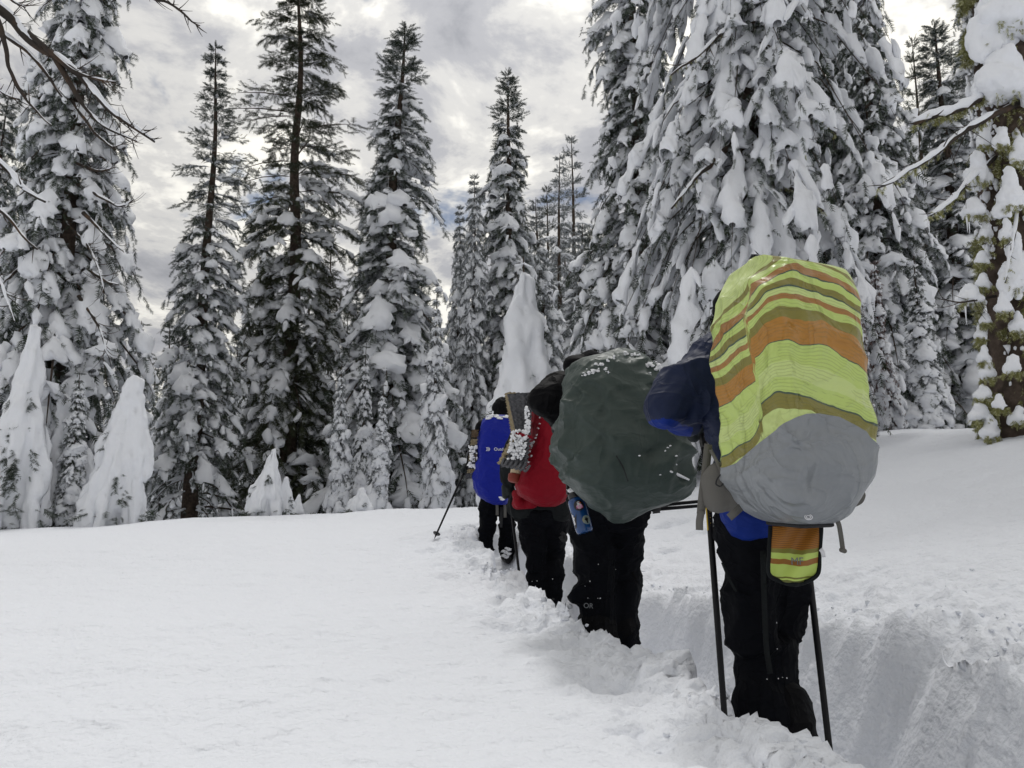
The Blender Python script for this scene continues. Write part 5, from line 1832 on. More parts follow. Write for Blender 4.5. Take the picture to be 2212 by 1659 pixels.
padC = empty('foam_pad', at(1115, 1010, 5.55), 'grey and tan accordion foam pad pinched by a strap beside the red pack', 'foam pad', 'folding foam pads on the packs')
OCp = np.asarray(padC.location)
# upper half: panels fanning up, lower half: panels fanning down to the left
for k in range(6):
    s = k / 5
    foam_panel(at(1112 + 26 * s, 938 + 8 * s, 5.55 - 0.02 * k), at(1097 + 46 * s, 848 + 3 * s, 5.60 - 0.02 * k), (0.35, -1, 0.0), 0.10, 0.011, 8, 3, 0.012, M['foam_tan'] if k < 2 else M['foam_grey'], 'foam_panel', padC, OCp)
    foam_panel(at(1112 + 26 * s, 942 + 8 * s, 5.55 - 0.02 * k), at(1081 + 50 * s, 1000 + 6 * s, 5.52 - 0.02 * k), (0.35, -1, 0.2), 0.10, 0.011, 6, 3, 0.012, M['foam_tan'] if k < 1 else M['foam_grey'], 'foam_panel', padC, OCp)
for s0_, s1_, y0_, y1_, nb_ in ((0, 0, 0, 0, 0),):
    pass
foam_panel(at(1130, 940, 5.42), at(1121, 850, 5.48), (1, 0.2, 0.1), 0.17, 0.016, 9, 4, 0.012, M['foam_grey'], 'foam_panel', padC, OCp, waist=0.55)
foam_panel(at(1128, 945, 5.42), at(1112, 1003, 5.40), (1, 0.2, 0.25), 0.19, 0.016, 6, 4, 0.012, M['foam_grey'], 'foam_panel', padC, OCp, waist=0.5)
for k in range(6):
    c0 = at(1085 + 9.5 * k, 1000 + 2.2 * k, 5.40)
    put('foam_fold', joined([sweep([at(1090 + 9.5 * k, 990 + 2.2 * k, 5.40) - OCp, at(1083 + 9.5 * k, 1003 + 2.2 * k, 5.38) - OCp, at(1088 + 9.5 * k, 1008 + 2.2 * k, 5.37) - OCp, at(1097 + 9.5 * k, 994 + 2.2 * k, 5.38) - OCp], 0.009, 8)]).mesh('foam_fold'), M['foam_grey'], padC)
sn = []
rsn = np.random.RandomState(8)
for k in range(170):
    px, py = 1106 + rsn.rand() * 36, 930 + rsn.rand() * 62
    sn.append(clod(at(px - (py - 940) * 0.22 * (py > 940), py, 5.37 + 0.03 * rsn.rand()), (0.011, 0.008, 0.011) * np.array(rsn.uniform(0.5, 1.3)), k, 1, 1))
for k in range(40):
    sn.append(clod(at(1138 + rsn.rand() * 8 - 3, 880 + rsn.rand() * 60, 5.40), (0.012, 0.009, 0.012) * np.array(rsn.uniform(0.5, 1.3)), k, 1, 1))
put('snow_crumbs', joined([(v - OCp, q, t) for v, q, t in sn]).mesh('snow_crumbs'), M['gear_snow'], padC, kind='stuff')
sr = ribbon(ats([(1108, 942, 5.60), (1111, 936, 5.42), (1125, 938, 5.36), (1146, 945, 5.40), (1152, 948, 5.5)]) - OCp, 0.022, 0.004, None, 20, M['red_nylon'], 'strap', padC, 0.0, (0, 1, 0))

# ================================================================== hiker with the blue pack (leading)
psiD = math.radians(-12)
fD = np.array([math.sin(psiD), math.cos(psiD), 0])
JD = J_from(dict(head=(1086, 884, 8.35), neck=(1084, 915, 8.3), chest=(1078, 950, 8.25), pelvis=(1072, 1060, 8.2), shL=(1042, 925, 8.25), shR=(1118, 925, 8.28), elL=(1022, 985, 8.2), elR=(1132, 985, 8.3),
                 wrL=(1012, 1012, 8.38), wrR=(1120, 1030, 8.5), handL=(1007, 1022, 8.42), handR=(1116, 1040, 8.55), hipL=(1056, 1080, 8.2), hipR=(1094, 1080, 8.22), knL=(1052, 1150, 8.24), knR=(1096, 1146, 8.30),
                 ankL=(1050, 1208, 8.18), ankR=(1096, 1196, 8.34)), fD)
tipD = at(948, 1142, 8.0)
topD = at(1008, 1008, 8.43)
JD['handL'] = topD - unit(topD - tipD) * 0.05
JD['gripL'] = unit(topD - tipD)
JD['gripR'] = UP
eD, chD = build_person('person in black clothes leading the line under the bright blue pack', JD, fD, M['black_cloth'], M['pants'], hat='knit', seed=14, pr=0.95, jacket_extra=[ellip(JD['head'], (0.10, 0.118, 0.13)), capsule(JD['head'], JD['neck'], 0.10, 0.10)],
                       pant_extra=[capsule(at(1096, 1165, 8.32), at(1097, 1185, 8.33), 0.085, 0.09)])
sn = [clod(at(1094 + 6 * math.sin(k * 2.1), 1184 + 3.2 * k, 8.20 + 0.0 * k), (0.03, 0.02, 0.02), k + 90, 0.9, 1) for k in range(7)] + [clod(at(1052 + 3 * k, 1214 - 2 * k, 8.10), (0.02, 0.02, 0.02), k + 80, 0.9, 1) for k in range(3)]
smx = joined(sn).mesh('snow_crumbs')
smx.transform(Matrix.Translation(-Vector(eD.location)))
put('snow_crumbs', smx, M['gear_snow'], eD, kind='stuff')
rowsD = [(897, 1062, 1094, 7.95, 0.08), (901, 1048, 1104, 7.93, 0.14), (912, 1041, 1108, 7.92, 0.17), (935, 1036, 1111, 7.90, 0.19), (960, 1031, 1113, 7.89, 0.20), (985, 1028, 1114, 7.88, 0.21), (1010, 1026, 1113, 7.87, 0.22), (1035, 1022, 1111, 7.86, 0.23), (1052, 1023, 1108, 7.86, 0.22),
         (1068, 1030, 1104, 7.87, 0.20), (1080, 1043, 1100, 7.89, 0.16), (1090, 1066, 1092, 7.92, 0.08)]
packD = empty('backpack', at(1070, 1090, 7.9), 'tall bright blue covered backpack dusted with snow, farthest along the trail', 'backpack', 'covered backpacks on the hikers')
PD, UD, nD = pack_surface(rowsD, psiD, 0.19, 0.15, 2.8, 0.016, 33, nc=70, nr=60)
packchild(packD, 'rain_cover', pack_mesh('rain_cover', PD), M['blue_nylon'])
tm = text_mesh('Outdoor', 0.044, 0.002, 0.0)
pc = surf_of(PD, 1083, 972, 7.95)
tm.transform(frame_mat(pc + np.array([0, -0.02, 0]), (1, 0.0, 0), (0, 0.0, 1)))
packchild(packD, 'lettering', tm, M['white_print'])
lg = []
pc2 = surf_of(PD, 1055, 971, 7.95) + np.array([0, -0.02, 0])
for k in range(3):
    o_ = pc2 + np.array([-0.010 + 0.012 * k, 0, 0])
    lg.append(sweep([o_ + np.array([-0.006, 0, 0.018]), o_ + np.array([0.008, 0, 0.0]), o_ + np.array([-0.006, 0, -0.018])], 0.0032, 5))
packchild(packD, 'logo', joined(lg).mesh('logo'), M['white_print'])
sn = []
for k in range(26):
    px = 1050 + rsn.rand() * 46
    sn.append(clod(surf_of(PD, px, 898 + rsn.rand() * 7, 8.0) + np.array([0, 0.03 * rsn.rand(), 0.004]), np.array([0.03, 0.025, 0.012]) * rsn.uniform(0.5, 1.3), k + 5, 1, 1))
sn += [clod(surf_of(PD, 1085, 1078, 8.0), (0.03, 0.01, 0.02), 3, 1, 1), clod(surf_of(PD, 1080, 1076, 8.0), (0.015, 0.01, 0.012), 4, 1, 1)]
packchild(packD, 'snow_crumbs', joined(sn).mesh('snow_crumbs'), M['gear_snow'], kind='stuff')
for pts in ([(1073, 1085, 7.95), (1074, 1113, 7.96)], [(1090, 1085, 7.95), (1091, 1118, 7.96)], [(1083, 1095, 8.0), (1082, 1140, 8.02)]):
    o = ribbon(ats([pts[0], ((pts[0][0] + pts[1][0]) / 2 + 0.6, (pts[0][1] + pts[1][1]) / 2, pts[0][2]), pts[1]]), 0.03, 0.003, None, 8, M['grey_web'] if pts[0][0] != 1083 else M['dark_web'], 'webbing_tail')
    o.data.transform(Matrix.Translation(-Vector(packD.location)))
    o.parent = packD
padD = empty('foam_pad', at(1018, 1038, 7.9), 'tan and grey egg-crate foam pad stacked on the left side of the blue pack', 'foam pad', 'folding foam pads on the packs')
ODp = np.asarray(padD.location)
PAN = [(928, 945, 1019, 1033, 'foam_brown'), (948, 962, 1017, 1031, 'foam_tan'), (964, 980, 1015, 1031, 'foam_grey'), (981, 996, 1013, 1031, 'foam_tan'), (997, 1012, 1012, 1030, 'foam_grey'), (1013, 1022, 1010, 1030, 'foam_tan'), (1023, 1034, 1006, 1029, 'foam_grey')]
for (ya, yb, xl_, xr_, m_) in PAN:
    wpx = (xr_ - xl_)
    cxx = (xl_ + xr_) / 2
    for lay_ in range(2):
        foam_panel(at(cxx, ya, 7.82 + 0.06 * lay_), at(cxx - 1, yb, 7.82 + 0.06 * lay_), (1, 0.1, 0), wpx / F * 7.85, 0.010, max(2, int((yb - ya) / 5)), max(2, wpx // 5), 0.016, M[m_], 'foam_panel', padD, ODp)
sn = [clod(at(1013 + rsn.rand() * 18, 962 + rsn.rand() * 50, 7.78), np.array([0.014, 0.01, 0.012]) * rsn.uniform(0.5, 1.4), k + 5, 1, 1) for k in range(50)]
put('snow_crumbs', joined([(v - ODp, q, t) for v, q, t in sn]).mesh('snow_crumbs'), M['gear_snow'], padD, kind='stuff')
trek_pole(tipD, topD, 'black trekking pole slanting out left of the blue pack hiker', r=0.011, clamp=False, sink=0.12)

# ================================================================== buried saplings, near trunk, dead branches
def snow_cone(name, px, ybase, Y, ytop, R, lean, seed, label, nflap=12, gaps=5, voxel=0.05, z0=None, knob=None, needle='needle', fold=0.09, spread=(0.72, 1.12)):
    """a young fir wholly draped in snow: hanging flaps welded into one mantle, needles peeping out of the gaps"""
    rs = np.random.RandomState(seed)
    b = at(px, ybase, Y)
    gz = float(ground(np.array([b[0]]), np.array([Y]))[0])
    H = at(px, ytop, Y)[2] - gz
    base = np.array([b[0], Y, gz])
    e = empty(name, base, label, 'tree', 'young firs buried under snow')
    top = np.array([lean, 0, H])
    parts = [capsule((0, 0, -0.1), top * 0.5, R * 0.5, R * 0.40), capsule(top * 0.5, top * 0.80, R * 0.40, R * 0.24), capsule(top * 0.80, top * 0.95, R * 0.24, 0.10 * R / 0.5)]
    if knob:
        parts.append(ellip(top * np.array([1, 1, knob[1]]), (knob[0], knob[0], knob[0] * 1.6)))
    az0 = rs.rand() * 6
    for k in range(nflap):
        a = az0 + k * 2 * math.pi / nflap * 1.0 + rs.uniform(-0.2, 0.2) + (k % 2) * 0.1
        h0 = rs.uniform(0.55, 0.97) if k % 3 else 0.96
        h1 = rs.uniform(-0.04, 0.12) if k % 2 else rs.uniform(0.1, 0.34)
        d = np.array([math.cos(a), math.sin(a), 0])
        r1 = R * (1 - h1) * rs.uniform(*spread)
        pts, rad = [], []
        wk = rs.uniform(0.75, 1.0)
        for t in np.linspace(0, 1, 5):
            h = h0 + (h1 - h0) * t
            pts.append(top * h + d * R * max(1 - h, 0.0) ** 0.75 * wk * (0.5 + 0.4 * t ** 0.6))
            rad.append(R * (0.10 + 0.17 * (1 - h)) * (0.8 if t == 1 else 1.0) + 0.012)
        for j in range(4):
            parts.append(capsule(pts[j], pts[j + 1], rad[j], rad[j + 1], 10, 4))
    me = union(parts, voxel, 4)
    v, n = get_co(me), get_no(me)
    dsp = fold * R / 0.5 * fbm(v * np.array([1.8, 1.8, 0.32]) + seed * 3, 2.4 / max(R, 0.4) * 0.6, 4, 0.6)
    v = v + n * dsp[:, None]
    me.vertices.foreach_set('co', v.astype(np.float32).ravel())
    me.update()
    put('snow_mantle', me, M['tree_snow'], e)
    tV = trunk_mesh(np.array([[0, 0, -0.3], top * 0.5, top * 0.9]), [0.07, 0.05, 0.02], 8)
    put('trunk', joined([tV]).mesh('trunk'), M['bark'], e)
    # needles in gaps and along the hem
    P_, D_, N_, L_ = [], [], [], []
    for g in range(gaps):
        a = -math.pi / 2 + rs.uniform(-1.2, 1.2)
        h = rs.uniform(0.12, 0.62)
        for k in range(9):
            aa = a + rs.normal(0, 0.10)
            hh = h + rs.normal(0, 0.045)
            d = np.array([math.cos(aa), math.sin(aa), 0])
            q = top * hh + d * R * (1 - hh) * rs.uniform(0.85, 1.08)
            P_.append(q)
            D_.append(d * 0.8 + np.array([0, 0, -0.7]) + rs.normal(0, 0.3, 3))
            L_.append(rs.uniform(0.10, 0.22) * max(0.8, R / 0.5))
    for k in range(46):
        aa = rs.rand() * 2 * math.pi
        hh = rs.uniform(0.0, 0.10)
        d = np.array([math.cos(aa), math.sin(aa), 0])
        P_.append(top * hh + d * R * rs.uniform(0.7, 1.05))
        D_.append(d + np.array([0, 0, -0.3]) + rs.normal(0, 0.3, 3))
        L_.append(rs.uniform(0.12, 0.25))
    P_, D_, L_ = np.array(P_), np.array(D_), np.array(L_)
    fv, ft = fronds(P_, D_, np.tile([0, 0, 1.0], (len(P_), 1)) + rs.normal(0, 0.3, (len(P_), 3)), L_)
    put('needles', mesh_np('needles', fv, [ft], False), M[needle], e, kind='stuff')
    return e


snow_cone('snow_draped_sapling', 243, 1112, 13.0, 812, 0.54, 0.24, 3, 'leaning smooth white snow cone of a buried sapling near the left', 13, 3, 0.04)
snow_cone('snow_draped_sapling', 570, 1098, 14.0, 966, 0.36, 0.14, 8, 'small hunched snow-buried sapling in front of the tallest pine', 9, 2, 0.035)
snow_cone('snow_draped_sapling', 612, 1098, 14.4, 1030, 0.22, 0.03, 12, 'little snow-buried sapling tucked right of the small hunched one', 7, 2, 0.03)
snow_cone('snow_draped_sapling', 1132, 1060, 15.5, 584, 0.95, -0.02, 21, 'tall smooth white snow cone rising behind the red and green packs', 14, 7, 0.07)
snow_cone('snow_draped_sapling', 30, 1112, 12.6, 690, 0.52, 0.10, 31, 'snow-smothered young fir with dark gaps at the photo\'s lower left', 11, 22, 0.045, spread=(0.55, 1.05))
snow_cone('snow_draped_sapling', 120, 1112, 13.6, 850, 0.42, 0.03, 37, 'shorter snow-smothered young fir left of the leaning snow cone', 10, 6, 0.045, spread=(0.55, 1.05))
snow_cone('snow_draped_sapling', 640, 1092, 15.2, 1068, 0.20, 0.05, 41, 'low snow mound over a twig right of the small hunched sapling', 6, 2, 0.03)
snow_cone('snow_draped_sapling', 775, 1090, 15.0, 1060, 0.30, 0.05, 43, 'low snow-covered shrub at the foot of the young firs', 6, 2, 0.03)
# bare leader twig with side shoots on top of the tall cone
tw = empty('twig_leader', at(1130, 584, 15.5), 'bare snow-crusted leader twig on top of the tall white cone', 'twig')
TO = np.asarray(tw.location)
put('stem', joined([sweep([at(1131, 600, 15.5) - TO, at(1131, 556, 15.5) - TO], [0.02, 0.012], 6)]).mesh('stem'), M['bark'], tw)
for a, b in (((1131, 570), (1112, 574)), ((1131, 568), (1150, 578))):
    put('side_shoot', joined([sweep([at(*a, 15.5) - TO, at(*b, 15.45) - TO], [0.02, 0.022], 6)]).mesh('side_shoot'), M['tree_snow'], tw)


def limb(pts, r0, r1, snow=0.0, moss=0, twigs=0, twig_len=0.3, seed=0, parent=None, origin=None, name='limb', snow_from=0.0, curl=0.5, wood='dead_wood'):
    """a bare limb: wood, snow along its top, moss fringe below, fine twigs"""
    rs = np.random.RandomState(seed)
    pts = np.asarray(pts, float) - origin
    n = 6 * (len(pts) - 1) + 1
    k = np.arange(len(pts))
    tt = np.linspace(0, len(pts) - 1, n)
    p = np.stack([np.interp(tt, k, pts[:, j]) for j in range(3)], -1)
    for _ in range(3):
        p[1:-1] = 0.25 * p[:-2] + 0.5 * p[1:-1] + 0.25 * p[2:]
    ln = np.linalg.norm(np.diff(p, axis=0), axis=1).sum()
    p = p + 0.012 * ln * np.stack([fbm(p * 3 + seed, 1.2, 2), fbm(p * 3 + seed + 5, 1.2, 2), fbm(p * 3 + seed + 9, 1.2, 2)], -1) * np.linspace(0, 1, n)[:, None] ** 0.5
    r = np.linspace(r0, r1, n)
    parts = [trunk_mesh(p, r, 8, 0.2, seed)]
    tips = []
    tan = unit(np.gradient(p, axis=0))
    for j in range(twigs):
        s = rs.uniform(0.25, 1.0)
        i_ = min(int(s * (n - 1)), n - 1)
        d = unit(tan[i_] * 0.8 + rs.normal(0, 0.55, 3))
        l = twig_len * rs.uniform(0.4, 1.2)
        q1 = p[i_] + d * l * 0.5
        q2 = q1 + unit(d + np.array([0, 0, curl])) * l * 0.5
        parts.append(sweep([p[i_], q1, q2], [r1 * 0.7 + 0.0015, r1 * 0.5 + 0.001, 0.0015], 4, n=5))
        if rs.rand() < 0.5:
            m_ = (p[i_] + q1) / 2
            d2 = unit(d + rs.normal(0, 0.7, 3))
            parts.append(sweep([m_, m_ + d2 * l * 0.35], [r1 * 0.4 + 0.001, 0.001], 4, n=3))
    lo = put(name, joined(parts).mesh(name), M[wood], parent)
    if snow:
        i0 = int(snow_from * (n - 1))
        sp_ = p[i0:] + np.array([0, 0, 1.0]) * (r[i0:, None] * 0.5 + snow * 0.35)
        rr = snow * (0.75 + 0.5 * fbm(sp_ * 3 + seed, 2.0, 3)) * np.clip(np.linspace(0.25, 5, len(sp_)), 0, 1) * np.clip(np.linspace(5, 0.2, len(sp_)), 0, 1)
        sm = trunk_mesh(sp_, np.maximum(rr, 0.004), 10, 0.25, seed + 3)
        put('limb_snow', joined([sm]).mesh('limb_snow'), M['tree_snow'], lo)
    if moss:
        mi = rs.randint(0, n, moss)
        P_ = p[mi] - np.array([0, 0, 1.0]) * r[mi, None] * 0.6
        D_ = np.array([0, 0, -1.0]) + rs.normal(0, 0.45, (moss, 3))
        fv, ft = fronds(P_, D_, rs.normal(0, 1, (moss, 3)), rs.uniform(0.04, 0.10, moss))
        put('moss', mesh_np('moss', fv, [ft], False), M['moss_tuft'], lo, kind='stuff')
    return lo


# --- near mossy trunk at the right edge
tb = at(2228, 975, 8.0)
tb[2] = float(ground(np.array([tb[0]]), np.array([8.0]))[0]) - 0.25
nt_tree = empty('mossy_fir', tb, 'near snow-plastered mossy tree trunk cut by the photo\'s right edge', 'tree')
hz = np.linspace(0, 11, 60)
tpth = np.stack([0.10 * np.sin(hz * 0.25), 0 * hz, hz], -1)
trad = 0.36 * (1 - hz / 26) + 0.12 * np.exp(-hz / 0.5)
tv, tq, tt_ = trunk_mesh(tpth, trad, 40, 0.16, 4)
put('trunk', joined([(tv, tq, tt_)]).mesh('trunk'), M['bark'], nt_tree)
rs11 = np.random.RandomState(17)
pl = []
for k in range(900):
    h = rs11.uniform(0.1, 7.5)
    a = rs11.choice([rs11.uniform(2.4, 4.0), rs11.uniform(3.0, 6.0)])
    rr = np.interp(h, hz, trad)
    c = np.array([rr * math.cos(a), rr * math.sin(a), h])
    if fbm(c * np.array([1, 1, 0.7]) + 2, 2.0, 2) < -0.1:
        continue
    s = rs11.uniform(0.008, 0.030) * (1.7 if rs11.rand() < 0.10 else 1)
    pl.append(clod(c, (s, s * 0.6, s * rs11.uniform(1.0, 2.0)), k, 1.0, 1))
put('plastered_snow', joined(pl).mesh('plastered_snow'), M['tree_snow'], nt_tree, kind='stuff')
NM = 6500
mh = rs11.uniform(0.1, 7, NM)
ma = np.where(rs11.rand(NM) < 0.75, rs11.normal(3.3, 0.4, NM), rs11.uniform(2.5, 6, NM))
mr = np.interp(mh, hz, trad)
mP = np.stack([mr * np.cos(ma), mr * np.sin(ma), mh], -1)
keep_ = fbm(mP, 2.2, 2) > 0.0
mP, ma = mP[keep_], ma[keep_]
fv, ft = fronds(mP, np.stack([np.cos(ma) * 0.5, np.sin(ma) * 0.5, -np.ones(len(ma))], -1) + rs11.normal(0, 0.3, (len(ma), 3)), rs11.normal(0, 1, (len(ma), 3)), rs11.uniform(0.05, 0.16, len(ma)))
put('moss', mesh_np('moss', fv, [ft], False), M['moss_tuft'], nt_tree, kind='stuff')
limb(ats([(2200, 170, 7.9), (2130, 210, 7.7), (2060, 240, 7.5), (1978, 268, 7.3)]), 0.04, 0.018, 0.075, 160, 6, 0.2, 1, nt_tree, tb)
limb(ats([(2205, 220, 7.7), (2120, 262, 7.5), (2060, 300, 7.3), (1992, 352, 7.1), (1900, 408, 6.9)]), 0.036, 0.007, 0.03, 60, 16, 0.35, 2, nt_tree, tb, curl=-0.1)
limb(ats([(2150, 340, 7.8), (2090, 395, 7.6), (2050, 440, 7.4), (2010, 468, 7.3)]), 0.024, 0.007, 0.032, 70, 8, 0.2, 3, nt_tree, tb)
limb(ats([(2150, 640, 7.8), (2080, 655, 7.5), (2030, 645, 7.4)]), 0.015, 0.004, 0.0, 0, 6, 0.25, 4, nt_tree, tb)
limb(ats([(2200, 440, 7.6), (2192, 500, 7.45), (2180, 560, 7.4), (2170, 610, 7.4)]), 0.02, 0.006, 0.02, 20, 4, 0.2, 5, nt_tree, tb)
# snow shelves on mossy stubs, each a welded lump
for k, (px, py, Y, w, h) in enumerate([(2112, 372, 7.75, 0.16, 0.24), (2105, 455, 7.7, 0.15, 0.12), (2098, 640, 7.7, 0.17, 0.13), (2118, 895, 7.7, 0.13, 0.11), (2185, 420, 7.5, 0.15, 0.30), (2195, 580, 7.5, 0.17, 0.42), (2122, 560, 7.75, 0.09, 0.09), (2120, 720, 7.75, 0.08, 0.10),
                                       (2135, 800, 7.7, 0.10, 0.16), (2172, 170, 7.6, 0.34, 0.40), (2140, 60, 7.7, 0.26, 0.55), (2190, 20, 7.6, 0.35, 0.5), (2120, 190, 7.7, 0.12, 0.2), (2200, 700, 7.55, 0.10, 0.14), (2140, 930, 7.65, 0.12, 0.16), (2128, 300, 7.75, 0.10, 0.16), (2132, 500, 7.72, 0.09, 0.12), (2126, 610, 7.72, 0.10, 0.10), (2130, 690, 7.7, 0.08, 0.08), (2128, 770, 7.7, 0.09, 0.12), (2124, 850, 7.7, 0.11, 0.09), (2165, 300, 7.55, 0.10, 0.14), (2205, 330, 7.55, 0.12, 0.2), (2168, 660, 7.5, 0.09, 0.14), (2190, 790, 7.5, 0.10, 0.12), (2160, 870, 7.5, 0.08, 0.10), (2200, 900, 7.55, 0.10, 0.10), (2175, 500, 7.5, 0.08, 0.16)]):
    c = at(px, py, Y) - tb
    rsk = np.random.RandomState(k + 50)
    pts_ = [ellip(c + np.array([0, 0, h * 0.3]), (w * 0.5, w * 0.5, h * 0.75)), ellip(c + np.array([-w * 0.15, 0, -h * 0.15]), (w * 0.85, w * 0.6, h * 0.45)), ellip(c + np.array([w * 0.5, 0.1, -h * 0.05]), (w * 0.8, w * 0.6, h * 0.5))]
    pts_ += [ellip(c + np.array([rsk.uniform(-0.8, 0.6) * w, rsk.uniform(-0.3, 0.3) * w, -h * rsk.uniform(0.2, 0.6)]), np.array([w, w, h]) * rsk.uniform(0.2, 0.35)) for _ in range(6)]
    sm = union(pts_, max(0.02, w * 0.09), 3)
    v, n = get_co(sm), get_no(sm)
    v = v + n * (0.16 * w * fbm(v, 1.6 / w, 4, 0.55))[:, None]
    sm.vertices.foreach_set('co', v.astype(np.float32).ravel())
    sm.update()
    put('snow_shelf', sm, M['tree_snow'], nt_tree)
    nm_ = 26
    fv, ft = fronds(c + np.stack([rsk.uniform(-0.85, 0.7, nm_) * w, rsk.uniform(-0.5, 0.1, nm_) * w, -h * rsk.uniform(0.35, 0.6, nm_)], -1), np.array([0, 0, -1.0]) + rsk.normal(0, 0.4, (nm_, 3)), rsk.normal(0, 1, (nm_, 3)), rsk.uniform(0.05, 0.11, nm_))
    put('moss', mesh_np('moss', fv, [ft], False), M['moss_tuft'], nt_tree, kind='stuff')
for k, (px, py, Y) in enumerate([(2093, 480, 7.6), (2088, 470, 7.6), (2085, 662, 7.6), (2006, 478, 7.3)]):
    c = at(px, py, Y) - tb
    put('icicle', joined([sweep([c, c - np.array([0, 0, 0.13 + 0.03 * (k % 3)])], [0.009, 0.002], 6)]).mesh('icicle'), M['tree_snow'], nt_tree)

# --- giant fir: mossy snow-laden limbs on its right flank
gt = [o for o in bpy.data.objects if o.get('label', '').startswith('giant mossy-limbed')][0]
gtl = np.asarray(gt.location)
gs = gt.scale[0]
gl = empty('giant_limbs', gt.location)
bpy.data.objects.remove(gl)


def on_tree(tree, pts, *a, **k):
    """a limb that belongs to a scaled, turned tree root: undo the root's transform"""
    o = limb(pts, *a, parent=None, origin=np.asarray(tree.location), **k)
    mi = Matrix.LocRotScale(None, tree.rotation_euler, tree.scale).inverted()
    for ob in [o] + list(o.children):
        ob.data.transform(mi)
    o.parent = tree
    return o


for k, (pts, r0, sn_, ms) in enumerate([
        ([(1655, 90, 11.9), (1710, 150, 11.5), (1760, 215, 11.2), (1808, 292, 11.0)], 0.06, 0.14, 90), ([(1660, 170, 11.8), (1700, 230, 11.4), (1730, 300, 11.2), (1738, 345, 11.1)], 0.06, 0.16, 90),
        ([(1660, 395, 11.8), (1700, 400, 11.4), (1745, 420, 11.2), (1780, 455, 11.1)], 0.045, 0.09, 60), ([(1650, 470, 11.8), (1672, 500, 11.6), (1690, 530, 11.5)], 0.04, 0.08, 40),
        ([(1600, 40, 11.9), (1560, 70, 11.3), (1500, 130, 10.9), (1450, 160, 10.8)], 0.035, 0.03, 30), ([(1590, 300, 11.9), (1540, 350, 11.4), (1490, 400, 11.0), (1450, 450, 10.8)], 0.05, 0.03, 20)]):
    on_tree(gt, ats(pts), r0, 0.012, sn_, ms, 8, 0.35, 60 + k)

# --- giant fir at the far left: bare drooping limb tips against the sky
lt = [o for o in bpy.data.objects if o.get('label', '').startswith('giant snow-laden fir')][0]
for k, pts in enumerate([[(150, 210, 14.2), (205, 290, 13.8), (245, 320, 13.6), (268, 310, 13.6)], [(160, 350, 14.2), (215, 372, 13.9), (250, 362, 13.8)], [(170, 400, 14.2), (225, 430, 13.8), (258, 448, 13.7), (287, 432, 13.7)],
                         [(150, 490, 14.2), (190, 530, 13.9), (215, 580, 13.7), (225, 635, 13.7)], [(190, 580, 14.0), (230, 610, 13.7), (258, 615, 13.7)], [(180, 460, 14.0), (230, 510, 13.8), (268, 545, 13.7)],
                         [(170, 640, 14.0), (205, 690, 13.7), (225, 740, 13.5), (240, 790, 13.5)], [(60, 560, 14.0), (20, 600, 13.6), (-10, 620, 13.5)]]):
    on_tree(lt, ats(pts), 0.035, 0.008, 0.022, 0, 14, 0.5, 80 + k, curl=0.9)

# --- leaning dead trunk behind the left giant
db = at(-150, 1060, 17.0)
db[2] = float(ground(np.array([db[0]]), np.array([17.0]))[0]) - 0.2
dt = empty('dead_tree', db, 'dark leaning dead trunk crossing behind the top of the left giant fir', 'tree')
p_ = ats([(-150, 1090, 17.0), (20, 590, 17.0), (181, 147, 17.0), (236, 0, 17.0), (290, -140, 17.0)]) - db
p_[0, 2] = 0
put('trunk', joined([sweep(p_, [0.26, 0.2, 0.15, 0.13, 0.10], 10, 3, 0.2)]).mesh('trunk'), M['dead_wood'], dt)
for k, pts in enumerate([[(205, 80, 17), (170, 60, 16.8), (150, 55, 16.7)], [(215, 50, 17), (175, 20, 16.7), (150, 5, 16.6)], [(195, 110, 17), (160, 105, 16.8), (140, 85, 16.7)]]):
    limb(ats(pts), 0.04, 0.01, 0.03, 0, 6, 0.4, 100 + k, dt, db)

# --- near dead tree beyond the left edge, its bare branches reaching into the picture
nb_ = at(-420, 1200, 6.2)
nb_[2] = float(ground(np.array([nb_[0]]), np.array([6.2]))[0]) - 0.2
nd = empty('dead_tree', nb_, 'near dead tree whose bare snow-lined branches hang in from the upper left', 'tree')
tpx = nb_[0]
zz_ = np.array([nb_[2], 2, 4, 6, 8.0])
put('trunk', joined([sweep(np.stack([np.full(5, tpx), np.full(5, 6.2), zz_], -1) - nb_, [0.2, 0.17, 0.15, 0.12, 0.08], 12, 5, 0.15)]).mesh('trunk'), M['bark'], nd)


def from_trunk(z):
    return np.array([tpx, 6.2, z])


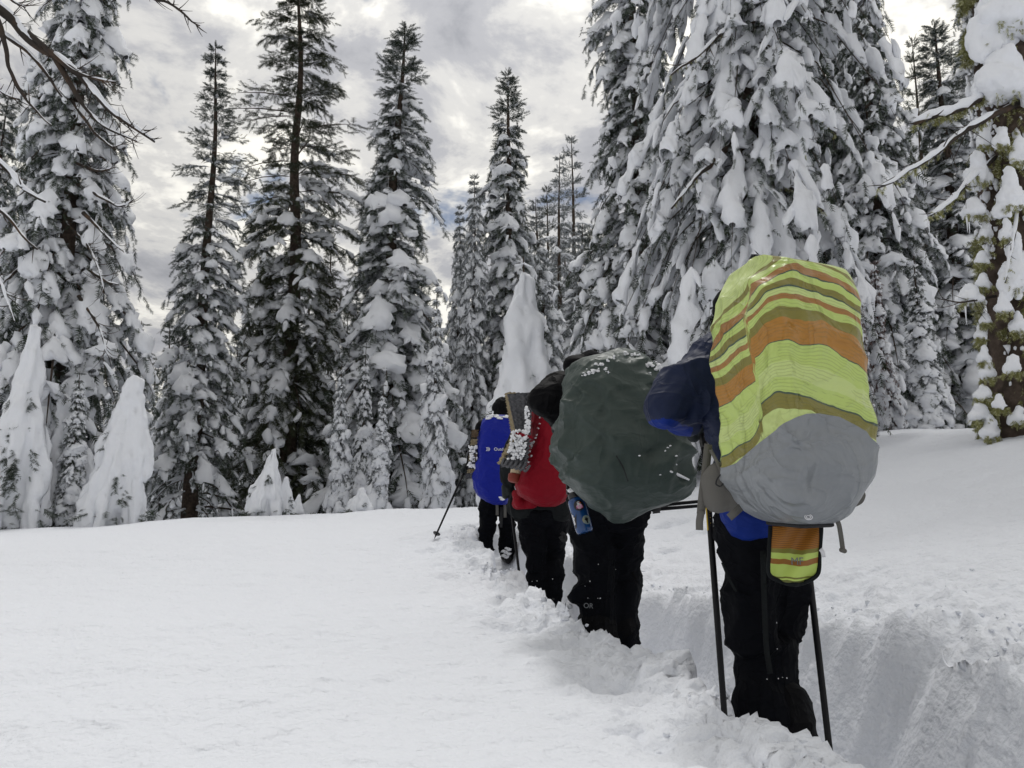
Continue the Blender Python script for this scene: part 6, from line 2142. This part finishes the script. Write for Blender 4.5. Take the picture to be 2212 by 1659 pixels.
DB = [(5.2, [(-120, -60, 6.0), (0, 18, 5.8), (50, 67, 5.8), (100, 102, 5.8), (167, 160, 5.8), (222, 225, 5.8), (278, 280, 5.8), (334, 312, 5.8)], 0.055, 0.006, 0.032, 40, 0.22), (4.9, [(-100, 0, 6.0), (0, 67, 5.9), (60, 111, 5.9), (103, 167, 5.9), (136, 208, 5.9)], 0.03, 0.008, 0.016, 8, 0.2),
      (4.7, [(-60, -30, 6.0), (2, 44, 5.7), (16, 131, 5.7), (36, 187, 5.7), (60, 222, 5.7), (104, 275, 5.7)], 0.028, 0.006, 0.006, 10, 0.2), (3.4, [(-100, 290, 6.0), (0, 353, 5.8), (48, 401, 5.8), (100, 432, 5.8)], 0.03, 0.008, 0.022, 6, 0.15),
      (3.0, [(-100, 400, 6.0), (0, 452, 5.9), (36, 492, 5.9), (80, 540, 5.9)], 0.022, 0.006, 0.012, 6, 0.15), (5.0, [(60, 70, 5.8), (150, 150, 5.75), (190, 165, 5.75), (250, 178, 5.7)], 0.022, 0.004, 0.01, 22, 0.18),
      (5.0, [(110, 110, 5.8), (175, 222, 5.8), (222, 275, 5.8), (295, 306, 5.8)], 0.024, 0.004, 0.012, 26, 0.2), (6.6, [(100, -170, 5.6), (260, -60, 5.4), (333, 0, 5.3), (380, 22, 5.3), (428, 55, 5.3)], 0.03, 0.004, 0.0, 46, 0.14),
      (2.6, [(-100, 560, 6.0), (0, 600, 5.9), (30, 690, 5.9)], 0.02, 0.005, 0.01, 12, 0.2), (4.0, [(-100, 150, 6.0), (0, 200, 6.0), (40, 212, 6.0)], 0.02, 0.005, 0.012, 8, 0.2), (5.6, [(-60, -120, 6.0), (20, 0, 6.0), (55, 12, 6.0)], 0.02, 0.005, 0.008, 14, 0.2)]
for k, (z, pts, r0, r1, sn_, tw_, tl_) in enumerate(DB):
    P_ = ats(pts)
    if pts[0][0] < 0:
        P_ = np.vstack([from_trunk(P_[0][2] - 0.25), P_])
    elif pts[0][1] < 0:
        P_ = np.vstack([from_trunk(6.5), P_])
    limb(P_, r0, r1, sn_, 0, tw_, tl_, 120 + k, nd, nb_, curl=0.35)

# --- crumbs of snow kicked up along the trench
rsc = np.random.RandomState(23)
bm = bmesh.new()
bmesh.ops.create_icosphere(bm, subdivisions=1, radius=1.0)
ICO = np.array([v.co[:] for v in bm.verts])
ICF = np.array([[v.index for v in f.verts] for f in bm.faces])
bm.free()
n_c = 800
cy = rsc.uniform(1.2, 9.0, n_c) ** 1.0
sidec = rsc.rand(n_c) < 0.42
offc = np.abs(rsc.normal(0, 0.13, n_c)) * np.where(sidec, 1.0, 1.7)
cx_ = np.where(sidec, np.interp(cy, LIP_Y, LIP_L) - offc + 0.04, np.interp(cy, RLIP_Y, RLIP_X) + offc + 0.10)
cz_ = ground(cx_, cy)
sz = np.exp(rsc.normal(-4.8, 0.5, n_c))
sz = np.clip(sz, 0.003, 0.035)
dd = 1 + 0.35 * fbm(ICO[None] * 1.3 + rsc.rand(n_c)[:, None, None] * 90, 1.0, 2)
Vc = ICO[None] * dd[..., None] * sz[:, None, None] * np.array([1, 1, 0.75]) + np.stack([cx_, cy, cz_ + sz * 0.1], -1)[:, None]
put('snow_crumbs', mesh_np('snow_crumbs', Vc.reshape(-1, 3), [(np.arange(n_c)[:, None, None] * len(ICO) + ICF[None]).reshape(-1, 3)], False), M['snow'], kind='stuff', label='loose crumbs of snow kicked up along the trench')
